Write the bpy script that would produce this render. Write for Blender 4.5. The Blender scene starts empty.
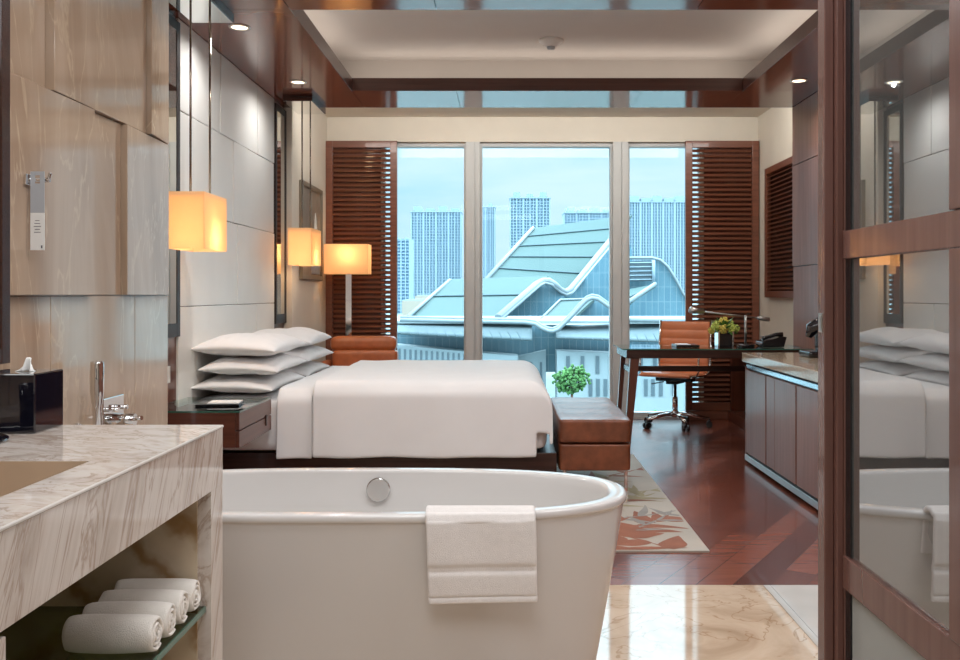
import bpy, bmesh, math, random
from mathutils import Vector, Matrix, noise
random.seed(7)
S = bpy.context.scene
COL = S.collection
H = 1.15          # eye height
F = 900.0         # focal length in px of a 960 wide frame
PI = math.pi

def pix(x, y, Y):
    k = F / Y
    return Vector(((x - 506) / k, Y, H - (y - 294) / k))

# ---------------------------------------------------------------- materials
def new_mat(name):
    m = bpy.data.materials.new(name); m.use_nodes = True
    nt = m.node_tree; nt.nodes.clear()
    out = nt.nodes.new('ShaderNodeOutputMaterial')
    return m, nt, out

def pbsdf(nt, out, col, rough=.5, metal=0, ior=1.5, coat=0, sheen=0):
    b = nt.nodes.new('ShaderNodeBsdfPrincipled')
    b.inputs['Base Color'].default_value = (*col, 1)
    b.inputs['Roughness'].default_value = rough
    b.inputs['Metallic'].default_value = metal
    b.inputs['IOR'].default_value = ior
    b.inputs['Coat Weight'].default_value = coat
    b.inputs['Coat Roughness'].default_value = .04
    b.inputs['Sheen Weight'].default_value = sheen
    nt.links.new(b.outputs[0], out.inputs[0])
    return b

def coords(nt, scale=(1, 1, 1), rot=(0, 0, 0)):
    g = nt.nodes.new('ShaderNodeNewGeometry')
    mp = nt.nodes.new('ShaderNodeMapping')
    mp.inputs['Scale'].default_value = scale
    mp.inputs['Rotation'].default_value = rot
    nt.links.new(g.outputs['Position'], mp.inputs[0])
    return mp.outputs[0]

def noise_tex(nt, vec, scale, detail=3, rough=.5, dist=0):
    n = nt.nodes.new('ShaderNodeTexNoise')
    n.inputs['Scale'].default_value = scale
    n.inputs['Detail'].default_value = detail
    n.inputs['Roughness'].default_value = rough
    n.inputs['Distortion'].default_value = dist
    nt.links.new(vec, n.inputs['Vector'])
    return n.outputs[0]

def ramp(nt, fac, stops):
    r = nt.nodes.new('ShaderNodeValToRGB')
    cr = r.color_ramp
    while len(cr.elements) < len(stops): cr.elements.new(.5)
    for e, (p, c) in zip(cr.elements, stops):
        e.position = p; e.color = (*c, 1)
    nt.links.new(fac, r.inputs[0])
    return r.outputs[0]

def bump(nt, b, h, strength=.2, dist=.01):
    n = nt.nodes.new('ShaderNodeBump')
    n.inputs['Strength'].default_value = strength
    n.inputs['Distance'].default_value = dist
    nt.links.new(h, n.inputs['Height'])
    nt.links.new(n.outputs[0], b.inputs['Normal'])

def plain(name, col, rough=.5, metal=0, ior=1.5, coat=0, var=.06, vs=6, sheen=0, bs=0, bscale=200):
    m, nt, out = new_mat(name)
    b = pbsdf(nt, out, col, rough, metal, ior, coat, sheen)
    v = coords(nt)
    if var:
        n = noise_tex(nt, v, vs)
        c = ramp(nt, n, [(.3, tuple(x * (1 - var) for x in col)), (.7, tuple(min(1, x * (1 + var)) for x in col))])
        nt.links.new(c, b.inputs['Base Color'])
    if bs:
        bump(nt, b, noise_tex(nt, v, bscale, 2), bs, .002)
    return m

def wood(name, c1, c2, axis='z', rough=.25, coat=.3, sc=1.0, ior=1.5):
    m, nt, out = new_mat(name)
    b = pbsdf(nt, out, c1, rough, 0, ior, coat)
    s = {'z': (28, 28, 1.2), 'x': (1.2, 28, 28), 'y': (28, 1.2, 28)}[axis]
    v = coords(nt, tuple(q * sc for q in s))
    n = noise_tex(nt, v, 1.6, 5, .55, .2)
    c = ramp(nt, n, [(.28, c1), (.72, c2)])
    nt.links.new(c, b.inputs['Base Color'])
    return m

def emission(name, col, strength):
    m, nt, out = new_mat(name)
    e = nt.nodes.new('ShaderNodeEmission')
    e.inputs[0].default_value = (*col, 1); e.inputs[1].default_value = strength
    nt.links.new(e.outputs[0], out.inputs[0])
    return m

M = {}
M['frameblack'] = plain('dark_mirror_frame', (.022, .012, .010), .5, var=0)
M['wood'] = wood('mahogany', (.085, .024, .013), (.15, .047, .026), 'z', .3, .25)
M['woodx'] = wood('mahogany_across', (.085, .024, .013), (.15, .047, .026), 'x', .3, .25)
M['woody'] = wood('mahogany_along', (.075, .024, .015), (.135, .046, .03), 'y', .28, .3)
M['louver'] = wood('louver_wood', (.135, .045, .024), (.22, .078, .043), 'x', .35, .2)
M['darkwood'] = wood('dark_mahogany', (.024, .009, .007), (.052, .019, .013), 'x', .26, .12)
M['cabwood'] = wood('cabinet_veneer', (.21, .085, .055), (.31, .14, .097), 'z', .36, .05)
M['stile'] = wood('door_stile_wood', (.12, .055, .043), (.17, .083, .068), 'z', .25, .3)
M['soffit'] = plain('lacquered_soffit', (.19, .066, .042), .13, ior=1.45, coat=.1, var=.10, vs=1.5)
M['fascia'] = wood('fascia_wood', (.075, .028, .021), (.12, .05, .038), 'x', .3, .3)
M['wall'] = plain('cream_plaster', (.70, .65, .56), .7, var=.02)
M['ceil'] = plain('white_ceiling', (.62, .58, .54), .8, var=.01)
M['panel'] = plain('pale_wall_panel', (.80, .795, .76), .5, var=.03, vs=3)
M['groove'] = plain('panel_groove', (.20, .17, .145), .8, var=0)
M['black'] = plain('black_plastic', (.008, .008, .010), .18, coat=.3, var=0)
M['blackgloss'] = plain('black_lacquer', (.006, .006, .012), .06, coat=1, var=0)
M['chrome'] = plain('chrome', (.78, .78, .78), .07, 1, var=0)
M['satin'] = plain('satin_steel', (.55, .54, .52), .28, 1, var=0)
M['bronze'] = plain('bronze_rod', (.30, .25, .20), .22, 1, var=0)
M['alu'] = plain('grey_mullion', (.56, .57, .56), .5, .0, var=.02)
M['acrylic'] = plain('tub_acrylic', (.67, .655, .64), .16, coat=.4, var=0)
M['linen'] = plain('white_linen', (.80, .79, .79), .85, var=.015, sheen=.2, bs=.15, bscale=300)
M['pillow'] = plain('pillow_cotton', (.82, .81, .81), .85, var=.015, sheen=.2)
M['towel'] = plain('terry_towel', (.80, .765, .74), .95, var=.03, vs=60, sheen=.5, bs=.8, bscale=500)
M['rollcloth'] = plain('hand_towel_terry', (.82, .78, .72), .95, var=.03, vs=60, sheen=.5, bs=.8, bscale=500)
M['leather'] = plain('brown_leather', (.185, .058, .026), .38, var=.30, vs=14, coat=.15, bs=.25, bscale=120)
M['tan'] = plain('tan_leather', (.46, .135, .045), .36, var=.10, vs=16, coat=.15, bs=.2, bscale=150)
M['orange'] = plain('orange_leather', (.60, .19, .075), .36, var=.05, vs=10, coat=.1, bs=.1, bscale=150)
M['paper'] = plain('white_paper', (.80, .80, .78), .8, var=0)
M['inkgrey'] = plain('printed_grey', (.42, .44, .47), .7, var=0)
M['ink'] = plain('dark_print', (.09, .09, .11), .7, var=0)
M['green'] = plain('leaf_green', (.07, .19, .03), .5, var=.35, vs=60)
M['bloom'] = plain('lime_bloom', (.50, .58, .12), .7, var=.25, vs=90)
M['bloomy'] = plain('yellow_bloom', (.62, .50, .10), .7, var=.25, vs=90)
M['smoke'] = plain('white_plastic', (.75, .73, .70), .45, var=0)
M['bluestrip'] = plain('brushed_strip', (.55, .62, .70), .2, .9, var=0)
M['artpaper'] = plain('taupe_print', (.24, .205, .165), .5, var=.2, vs=9)
M['artwhite'] = plain('pale_brushwork', (.62, .60, .56), .6, var=.1, vs=30)
M['goldframe'] = plain('taupe_frame', (.24, .20, .15), .4, .1, var=.1)

def mirror_mat(name, col, rough=.01):
    m, nt, out = new_mat(name)
    pbsdf(nt, out, col, rough, 1)
    return m
M['mirror'] = mirror_mat('mirror', (.72, .74, .72))
M['greymirror'] = mirror_mat('canopy_mirror', (.80, .80, .78), .03)

def glass_mat(name, tint, refl=1.0, rough=0.0, const=None, diff=None):
    m, nt, out = new_mat(name)
    t = nt.nodes.new('ShaderNodeBsdfTransparent'); t.inputs[0].default_value = (*tint, 1)
    g = nt.nodes.new('ShaderNodeBsdfGlossy'); g.inputs['Roughness'].default_value = rough
    g.inputs['Color'].default_value = ((.16, .17, .18, 1) if name == 'window_glass' else (.95, .98, 1, 1))
    mx = nt.nodes.new('ShaderNodeMixShader')
    if const is None:
        fr = nt.nodes.new('ShaderNodeFresnel'); fr.inputs[0].default_value = 1.5
        nt.links.new(fr.outputs[0], mx.inputs[0])
    else:
        mx.inputs[0].default_value = const
    nt.links.new(t.outputs[0], mx.inputs[1]); nt.links.new(g.outputs[0], mx.inputs[2])
    last = mx
    if diff:
        d = nt.nodes.new('ShaderNodeBsdfDiffuse'); d.inputs[0].default_value = (*diff[0], 1)
        m2 = nt.nodes.new('ShaderNodeMixShader'); m2.inputs[0].default_value = diff[1]
        nt.links.new(mx.outputs[0], m2.inputs[1]); nt.links.new(d.outputs[0], m2.inputs[2]); last = m2
    nt.links.new(last.outputs[0], out.inputs[0])
    return m
M['winglass'] = glass_mat('window_glass', (.80, .91, .95))
M['doorglass'] = glass_mat('smoked_door_glass', (.25, .27, .27), const=.52, rough=.012, diff=((.52, .54, .52), .10))
M['frosted'] = glass_mat('frosted_door_glass', (.25, .27, .27), const=.22, rough=.12, diff=((.52, .54, .52), .55))
M['shelfglass'] = glass_mat('green_shelf_glass', (.40, .46, .30), const=.25)
M['topglass'] = glass_mat('clear_table_glass', (.70, .80, .74))
M['glassedge'] = plain('green_glass_edge', (.03, .14, .10), .1, coat=1, var=0)

def shade_mat():
    m, nt, out = new_mat('lit_fabric_shade')  # glows from the bulb inside
    d = nt.nodes.new('ShaderNodeBsdfDiffuse'); d.inputs[0].default_value = (.76, .56, .36, 1)
    t = nt.nodes.new('ShaderNodeBsdfTranslucent'); t.inputs[0].default_value = (.95, .80, .60, 1)
    a = nt.nodes.new('ShaderNodeMixShader'); a.inputs[0].default_value = .6
    nt.links.new(d.outputs[0], a.inputs[1]); nt.links.new(t.outputs[0], a.inputs[2])
    e = nt.nodes.new('ShaderNodeEmission'); e.inputs[0].default_value = (1, .50, .20, 1); e.inputs[1].default_value = .12
    s = nt.nodes.new('ShaderNodeAddShader')
    nt.links.new(a.outputs[0], s.inputs[0]); nt.links.new(e.outputs[0], s.inputs[1])
    nt.links.new(s.outputs[0], out.inputs[0])
    return m
M['shade'] = shade_mat()
M['bulb'] = emission('warm_bulb', (1, .66, .36), 2.5)
M['lamp'] = emission('downlight_lamp', (1, .78, .55), 3.5)

def marble_beige():
    m, nt, out = new_mat('beige_marble_wall')
    b = pbsdf(nt, out, (.5, .4, .3), .10, ior=1.45, coat=.08)
    v = coords(nt, (1, 1.0, .35))
    n = noise_tex(nt, v, 1.7, 6, .6, 1.2)
    c = ramp(nt, n, [(.25, (.29, .195, .13)), (.42, (.37, .265, .185)), (.55, (.44, .33, .24)), (.75, (.32, .22, .145))])
    v2 = coords(nt, (2.2, 2.2, .5))
    w = noise_tex(nt, v2, 1.4, 5, .55, 2.5)
    c2 = ramp(nt, w, [(.485, (0, 0, 0)), (.5, (.75, .75, .75)), (.515, (0, 0, 0))])
    mx = nt.nodes.new('ShaderNodeMixRGB'); nt.links.new(c2, mx.inputs[0])
    nt.links.new(c, mx.inputs[1]); mx.inputs[2].default_value = (.52, .40, .28, 1)
    nt.links.new(mx.outputs[0], b.inputs['Base Color'])
    return m
M['marble'] = marble_beige()

def marble_floor():
    m, nt, out = new_mat('cream_marble_floor')
    b = pbsdf(nt, out, (.5, .4, .3), .06, ior=1.5, coat=.15)
    v = coords(nt)
    n = noise_tex(nt, v, 2.6, 8, .62, 1.6)
    c = ramp(nt, n, [(.3, (.46, .335, .23)), (.45, (.60, .46, .335)), (.6, (.68, .54, .41)), (.75, (.52, .385, .27))])
    w = noise_tex(nt, v, 2.0, 4, .5, 3)
    c2 = ramp(nt, w, [(.488, (0, 0, 0)), (.5, (.7, .7, .7)), (.512, (0, 0, 0))])
    mx = nt.nodes.new('ShaderNodeMixRGB'); nt.links.new(c2, mx.inputs[0])
    nt.links.new(c, mx.inputs[1]); mx.inputs[2].default_value = (.35, .20, .10, 1)
    nt.links.new(mx.outputs[0], b.inputs['Base Color'])
    return m
M['marblefloor'] = marble_floor()
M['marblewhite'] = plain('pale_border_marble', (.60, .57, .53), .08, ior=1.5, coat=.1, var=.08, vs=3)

def marble_veined(name, base, vein, rot, rough=.08, sc=7):
    m, nt, out = new_mat(name)
    b = pbsdf(nt, out, base, rough, ior=1.6, coat=.7)
    v = coords(nt, (1, 1, 1), rot)
    w = nt.nodes.new('ShaderNodeTexWave')
    w.wave_type = 'BANDS'; w.bands_direction = 'X'
    w.inputs['Scale'].default_value = sc; w.inputs['Distortion'].default_value = 7
    w.inputs['Detail'].default_value = 5; w.inputs['Detail Scale'].default_value = 1.2
    w.inputs['Detail Roughness'].default_value = .62
    nt.links.new(v, w.inputs['Vector'])
    c = ramp(nt, w.outputs[1], [(.0, vein), (.14, tuple(.55 * a + .45 * q for a, q in zip(base, vein))), (.45, base), (1, tuple(min(1, q * 1.08) for q in base))])
    n = noise_tex(nt, v, 3, 4)
    mx = nt.nodes.new('ShaderNodeMixRGB'); mx.blend_type = 'MULTIPLY'; mx.inputs[0].default_value = .5
    c3 = ramp(nt, n, [(.3, (.78, .76, .74)), (.7, (1, 1, 1))])
    nt.links.new(c, mx.inputs[1]); nt.links.new(c3, mx.inputs[2])
    nt.links.new(mx.outputs[0], b.inputs['Base Color'])
    return m
def vanity_marble():
    m, nt, out = new_mat('veined_white_marble')
    b = pbsdf(nt, out, (.6, .55, .5), .08, ior=1.5, coat=.15)
    g = nt.nodes.new('ShaderNodeNewGeometry')
    r = nt.nodes.new('ShaderNodeMapping'); r.inputs['Rotation'].default_value = (math.radians(24), 0, math.radians(20))
    nt.links.new(g.outputs['Position'], r.inputs[0])
    mp = nt.nodes.new('ShaderNodeMapping'); mp.inputs['Scale'].default_value = (6, 14, 1.6)
    nt.links.new(r.outputs[0], mp.inputs[0])
    n1 = noise_tex(nt, mp.outputs[0], 1.5, 6, .62, .8)
    c = ramp(nt, n1, [(.30, (.46, .385, .33)), (.44, (.60, .53, .475)), (.56, (.67, .61, .56)), (.75, (.57, .50, .44))])
    w = noise_tex(nt, mp.outputs[0], .9, 5, .6, 1.4)
    c2 = ramp(nt, w, [(.47, (0, 0, 0)), (.5, (.8, .8, .8)), (.53, (0, 0, 0))])
    mx = nt.nodes.new('ShaderNodeMixRGB'); nt.links.new(c2, mx.inputs[0])
    nt.links.new(c, mx.inputs[1]); mx.inputs[2].default_value = (.40, .30, .235, 1)
    nt.links.new(mx.outputs[0], b.inputs['Base Color'])
    return m
M['vanity'] = vanity_marble()
M['vanityin'] = marble_veined('golden_vein_marble', (.66, .55, .40), (.40, .25, .12), (.3, .6, .4), sc=2.2)
M['basin'] = plain('beige_stone_basin', (.50, .37, .26), .35, var=.1, vs=8)

def granite():
    m, nt, out = new_mat('speckled_granite')
    b = pbsdf(nt, out, (.5, .4, .3), .12, ior=1.5, coat=.1)
    v = coords(nt)
    n = noise_tex(nt, v, 90, 4, .7)
    c = ramp(nt, n, [(.3, (.34, .23, .15)), (.5, (.52, .39, .27)), (.7, (.64, .52, .39))])
    nt.links.new(c, b.inputs['Base Color'])
    return m
M['granite'] = granite()

def floorwood():
    m, nt, out = new_mat('cherry_plank_floor')
    b = pbsdf(nt, out, (.1, .03, .02), .24, ior=1.45, coat=.15)
    v = coords(nt, (1, 1, 1), (0, 0, math.radians(-58)))
    br = nt.nodes.new('ShaderNodeTexBrick')
    br.inputs['Scale'].default_value = 1
    br.inputs['Brick Width'].default_value = .95
    br.inputs['Row Height'].default_value = .125
    br.inputs['Mortar Size'].default_value = .0016
    br.inputs['Color1'].default_value = (.10, .026, .017, 1)
    br.inputs['Color2'].default_value = (.29, .085, .050, 1)
    br.inputs['Mortar'].default_value = (.02, .006, .004, 1)
    nt.links.new(v, br.inputs['Vector'])
    g = coords(nt, (3, 40, 3), (0, 0, math.radians(-58)))
    n = noise_tex(nt, g, 1.2, 5, .6)
    c3 = ramp(nt, n, [(.3, (.68, .66, .66)), (.7, (1, 1, 1))])
    mx = nt.nodes.new('ShaderNodeMixRGB'); mx.blend_type = 'MULTIPLY'; mx.inputs[0].default_value = .9
    nt.links.new(br.outputs[0], mx.inputs[1]); nt.links.new(c3, mx.inputs[2])
    nt.links.new(mx.outputs[0], b.inputs['Base Color'])
    return m
M['floorwood'] = floorwood()
M['rug'] = plain('rug_pile_ivory', (.47, .43, .37), .95, var=.10, vs=3, sheen=.3, bs=.6, bscale=400)
M['rugrust'] = plain('rug_pile_rust', (.30, .105, .055), .95, var=.15, vs=8, sheen=.2, bs=.6, bscale=400)
M['rugolive'] = plain('rug_pile_olive', (.36, .31, .18), .95, var=.15, vs=8, sheen=.2)
M['ruggrey'] = plain('rug_pile_grey', (.30, .29, .27), .95, var=.12, vs=8, sheen=.2)
# exterior
M['tower'] = plain('tower_render_hazed', (.245, .32, .375), .9, var=.02, vs=.02)  # pale blue: distance haze is put into the body colour
M['towerwin'] = plain('tower_windows_hazed', (.165, .25, .32), .7, var=.10, vs=.1)  # windows paled towards the body colour, haze painted in
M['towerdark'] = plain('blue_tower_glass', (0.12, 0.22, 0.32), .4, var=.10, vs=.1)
M['roofglass'] = plain('patinated_roof', (.036, .072, .070), .8, var=.07, vs=.12)
M['roofseam'] = plain('roof_seam', (0.05, 0.085, 0.1), .6, var=0)
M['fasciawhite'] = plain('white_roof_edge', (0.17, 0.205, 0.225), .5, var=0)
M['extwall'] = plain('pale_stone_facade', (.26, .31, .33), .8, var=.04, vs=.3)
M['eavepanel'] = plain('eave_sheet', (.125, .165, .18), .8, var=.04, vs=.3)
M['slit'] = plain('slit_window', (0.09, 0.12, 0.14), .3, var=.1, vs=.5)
M['ground'] = plain('city_ground', (0.14, 0.18, 0.18), .9, var=.15, vs=.05)  # blue-green tint carries the distance haze in the ground colour
M['tree'] = plain('tree_leaves', (.045, .13, .03), .8, var=.35, vs=.9)
M['beigeblock'] = plain('beige_block', (0.32, 0.27, 0.22), .8, var=.03, vs=.05)

def curtainwall():
    m, nt, out = new_mat('blue_curtain_wall')
    b = pbsdf(nt, out, (.2, .4, .5), .2)
    v = coords(nt, (1, 1, 1), (PI / 2, 0, 0))
    br = nt.nodes.new('ShaderNodeTexBrick'); br.offset = 0
    br.inputs['Scale'].default_value = 1
    br.inputs['Brick Width'].default_value = .9; br.inputs['Row Height'].default_value = 2.2
    br.inputs['Mortar Size'].default_value = .05
    br.inputs['Color1'].default_value = (.09, .18, .23, 1); br.inputs['Color2'].default_value = (.11, .205, .255, 1)
    br.inputs['Mortar'].default_value = (.18, .26, .30, 1)
    nt.links.new(v, br.inputs['Vector']); nt.links.new(br.outputs[0], b.inputs['Base Color'])
    return m
M['curtain'] = curtainwall()

# ---------------------------------------------------------------- mesh helpers
def BM(): return bmesh.new()

def box(bm, x0, x1, y0, y1, z0, z1, mat=0, mtx=None):
    vs = [bm.verts.new((x, y, z)) for x in (x0, x1) for y in (y0, y1) for z in (z0, z1)]
    fs = []
    for idx in ((0, 1, 3, 2), (4, 6, 7, 5), (0, 4, 5, 1), (2, 3, 7, 6), (0, 2, 6, 4), (1, 5, 7, 3)):
        f = bm.faces.new([vs[i] for i in idx]); f.material_index = mat; fs.append(f)
    if mtx:
        for v in vs: v.co = mtx @ v.co
    return vs

def prism(bm, pts, d, mat=0):
    """closed outline pts (Vectors) extruded by vector d"""
    a = [bm.verts.new(p) for p in pts]
    b = [bm.verts.new(Vector(p) + Vector(d)) for p in pts]
    n = len(pts)
    fs = [bm.faces.new(a), bm.faces.new(b[::-1])]
    for i in range(n):
        fs.append(bm.faces.new((a[i], b[i], b[(i + 1) % n], a[(i + 1) % n])))
    for f in fs: f.material_index = mat

def tube(bm, pts, r, seg=10, mat=0, caps=True):
    pts = [Vector(p) for p in pts]
    rs = r if isinstance(r, (list, tuple)) else [r] * len(pts)
    rings = []; up = None
    for i, p in enumerate(pts):
        if i == 0: t = pts[1] - p
        elif i == len(pts) - 1: t = p - pts[i - 1]
        else: t = (pts[i + 1] - p).normalized() + (p - pts[i - 1]).normalized()
        t.normalize()
        if up is None:
            up = t.orthogonal().normalized()
        else:
            up = (up - t * up.dot(t))
            up = up.normalized() if up.length > 1e-6 else t.orthogonal().normalized()
        s = t.cross(up)
        rings.append([bm.verts.new(p + (up * math.cos(a) + s * math.sin(a)) * rs[i]) for a in [2 * PI * j / seg for j in range(seg)]])
    for a, b in zip(rings, rings[1:]):
        for j in range(seg):
            f = bm.faces.new((a[j], a[(j + 1) % seg], b[(j + 1) % seg], b[j])); f.smooth = True; f.material_index = mat
    if caps:
        for rg in (rings[0][::-1], rings[-1]):
            f = bm.faces.new(rg); f.material_index = mat

def lathe(bm, prof, cx, cy, seg=32, mat=0, axis='z', caps=True):
    rings = []
    for r, z in prof:
        rg = []
        for j in range(seg):
            a = 2 * PI * j / seg
            if axis == 'z': co = (cx + r * math.cos(a), cy + r * math.sin(a), z)
            rg.append(bm.verts.new(co))
        rings.append(rg)
    for a, b in zip(rings, rings[1:]):
        for j in range(seg):
            f = bm.faces.new((a[j], a[(j + 1) % seg], b[(j + 1) % seg], b[j])); f.smooth = True; f.material_index = mat
    if caps:
        for rg in (rings[0][::-1], rings[-1]):
            f = bm.faces.new(rg); f.material_index = mat

def disc_tube(bm, c, n, r, t, seg=28, mat=0):
    c = Vector(c); n = Vector(n).normalized()
    tube(bm, [c, c + n * t], r, seg, mat)

def blob(bm, c, r, sub=2, squash=(1, 1, 1), rough=.0, mat=0, seed=0):
    ret = bmesh.ops.create_icosphere(bm, subdivisions=sub, radius=1)
    for v in ret['verts']:
        p = v.co.copy()
        k = 1 + rough * noise.noise(p * 2.3 + Vector((seed * 3.1, seed, 0)))
        v.co = Vector((c[0] + p.x * r * squash[0] * k, c[1] + p.y * r * squash[1] * k, c[2] + p.z * r * squash[2] * k))
    for f in {f for v in ret['verts'] for f in v.link_faces}:
        f.smooth = True; f.material_index = mat

ORI = {}
def link(name, bm, mats, parent=None, bevel=0, smooth=False, subsurf=0, solid=0, seg=2, local=False):
    me = bpy.data.meshes.new(name)
    bmesh.ops.recalc_face_normals(bm, faces=bm.faces)
    bm.to_mesh(me); bm.free()
    if not isinstance(mats, (list, tuple)): mats = [mats]
    for m in mats: me.materials.append(M[m])
    if smooth:
        for p in me.polygons: p.use_smooth = True
    o = bpy.data.objects.new(name, me); COL.objects.link(o)
    if parent:
        o.parent = parent
        org = ORI.get(parent.as_pointer(), Vector())
        if not local: me.transform(Matrix.Translation(-org))
        ORI[o.as_pointer()] = org
    if solid:
        md = o.modifiers.new('solid', 'SOLIDIFY'); md.thickness = solid; md.offset = -1
    if bevel:
        md = o.modifiers.new('bevel', 'BEVEL'); md.width = bevel; md.segments = seg; md.limit_method = 'ANGLE'
    if subsurf:
        md = o.modifiers.new('sub', 'SUBSURF'); md.levels = subsurf; md.render_levels = subsurf
    return o

def thing(name, label, cat, loc, group=None, rz=0):
    o = bpy.data.objects.new(name, None); COL.objects.link(o)
    o.empty_display_size = .05
    o.location = loc; o.rotation_euler = (0, 0, rz)
    o['label'] = label; o['category'] = cat
    if group: o['group'] = group
    ORI[o.as_pointer()] = Vector(loc)
    return o

def tag(o, label, cat, group=None, kind=None):
    o['label'] = label; o['category'] = cat
    if group: o['group'] = group
    if kind: o['kind'] = kind
    return o

def struct(name, bm, mats, parent=None, **k):
    o = link(name, bm, mats, parent, **k)
    if parent is None: o['kind'] = 'structure'
    return o

def sempty(name, loc):
    o = bpy.data.objects.new(name, None); COL.objects.link(o); o.location = loc
    o['kind'] = 'structure'; ORI[o.as_pointer()] = Vector(loc)
    return o

def copy_tree(o, parent=None, dx=Vector()):
    c = o.copy(); COL.objects.link(c)
    if parent: c.parent = parent
    else: c.location = o.location + dx
    for ch in list(o.children): copy_tree(ch, c)
    return c

SOF = H + 1.433      # soffit height
CST = H + 1.628      # high strip by the window
YB = 8.28            # window wall
YS = 6.92            # back edge of soffit
YT = 3.557           # marble / wood threshold
XM = -1.336          # marble wall
XL = -1.71           # headboard wall
XR = 2.2             # right panelled wall
XRB = 2.318          # right plaster wall

# ---------------------------------------------------------------- the setting
b = BM(); box(b, -1.9, 2.9, YT, YB + .3, -.2, 0); struct('floor', b, 'floorwood')
b = BM(); box(b, -1.6, 1.015, -1.6, YT, -.2, 0.0)
struct('floor_bathroom', b, 'marblefloor')
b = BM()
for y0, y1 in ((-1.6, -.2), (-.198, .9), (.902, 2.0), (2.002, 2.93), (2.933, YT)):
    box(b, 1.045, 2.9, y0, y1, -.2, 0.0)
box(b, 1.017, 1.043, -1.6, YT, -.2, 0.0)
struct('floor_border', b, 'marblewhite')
# marble wall on the left: slabs of two thicknesses
b = BM()
def slab(y0, y1, z0, z1, t0, t1=None):
    g = .0012; t1 = t0 if t1 is None else t1
    prism(b, [(XM - .3, y0 + g, z0 + g), (XM + t0, y0 + g, z0 + g), (XM + t1, y1 - g, z0 + g), (XM - .3, y1 - g, z0 + g)], (0, 0, z1 - z0 - 2 * g))
for i, (y0, y1) in enumerate(((-1.6, -.96), (-.96, -.36), (-.36, .24), (.24, .84), (.84, 1.44), (1.44, 2.04), (2.04, 2.64), (2.64, 3.24), (3.24, YT))):
    slab(y0, y1, .56, 1.145, 0)
    slab(y0, y1, 0, .56, 0)
T = .023
for y0, y1, t0, t1 in ((-1.6, 1.6, T, 0), (1.6, 2.876, T, T), (2.876, 3.12, .002, .002), (3.12, YT, T, .004)):
    slab(y0, y1, 1.145, 1.74, t0, t1)
for y0, y1, t0, t1 in ((-1.6, 1.6, T, 0), (1.6, 2.61, T, 0), (2.61, 3.32, T + .004, .010), (3.32, YT, T + .006, .004)):
    slab(y0, y1, 1.74, 2.34, t0, t1); slab(y0, y1, 2.34, SOF, t0, t1)
box(b, XM - .35, XM - .01, -1.6, YT - .002, 0, SOF)
struct('wall_left_marble', b, 'marble', bevel=.0015, seg=1)
# bedroom left wall: brown part, pale panels, plaster return
b = BM()
box(b, XL - .25, XL - .012, YT, YS, 0, SOF)
box(b, XL - .012, XL, YT, 4.665, 0, SOF)
box(b, XL - .012, XL, 6.60, YS, 0, SOF)
struct('wall_left', b, 'wood')
b = BM()
def pnl(y0, y1, z0, z1, t=0):
    box(b, XL - .012, XL + .008 + t, y0 + .002, y1 - .002, z0 + .002, z1 - .002)
rows = [(.0, .57, [4.665, 5.6, 6.6]), (.57, 1.084, [4.665, 5.18, 6.13, 6.6]), (1.084, 1.594, [4.665, 5.27, 5.70, 6.6]),
        (1.594, 2.106, [4.665, 5.50, 5.61, 5.93, 6.6]), (2.106, SOF, [4.665, 5.29, 5.36, 5.71, 6.17, 6.6])]
for z0, z1, ys in rows:
    for i, (y0, y1) in enumerate(zip(ys, ys[1:])): pnl(y0, y1, z0, z1, .0 if i % 2 else .004)
struct('wall_left_panels', b, 'panel', bevel=.004)
b = BM(); box(b, -1.95, -1.647, YS, YB + .25, 0, CST); struct('wall_left_return', b, 'wall')
# window wall
b = BM()
box(b, -1.647, -1.14, YB, YB + .25, 0, CST)
box(b, 1.81, XRB, YB, YB + .25, 0, CST)
box(b, -1.14, 1.81, YB, YB + .25, H + 1.40, CST)
struct('wall_window', b, 'wall')
b = BM(); box(b, -1.14, 1.81, YB + .02, YB + .24, 0, .02); struct('trim_1', b, 'alu')
# right walls
b = BM(); box(b, XRB, XRB + .25, YS, YB + .25, 0, CST); struct('wall_right', b, 'wall')
b = BM()
zs = [0, .9, 1.68, 2.12, SOF]
ys = [-1.6, -.4, .8, 2.0, 3.2, 4.1, 5.0, 6.05, YS]
for z0, z1 in ((0, 1.36), (1.36, 2.13), (2.13, SOF)):
    for y0, y1 in zip(ys, ys[1:]):
        if y1 == YS and z0 == 0: continue
        box(b, XR, XR + .36, y0 + .003, y1 - .003, z0 + .003, z1 - .003)
box(b, XR, XR + .36, 6.053, 6.62, .003, 1.357)
box(b, XR + .008, XR + .36, 6.64, YS - .003, .003, 1.357)
struct('wall_right_panelling', b, 'cabwood', bevel=.002)
b = BM(); box(b, XR + .02, XR + .36, -1.6, YS - .004, 0, SOF); struct('wall_right_backing', b, 'black')
b = BM(); box(b, -1.9, 2.9, -1.8, -1.6, 0, SOF); struct('wall_back', b, 'wall')
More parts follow.
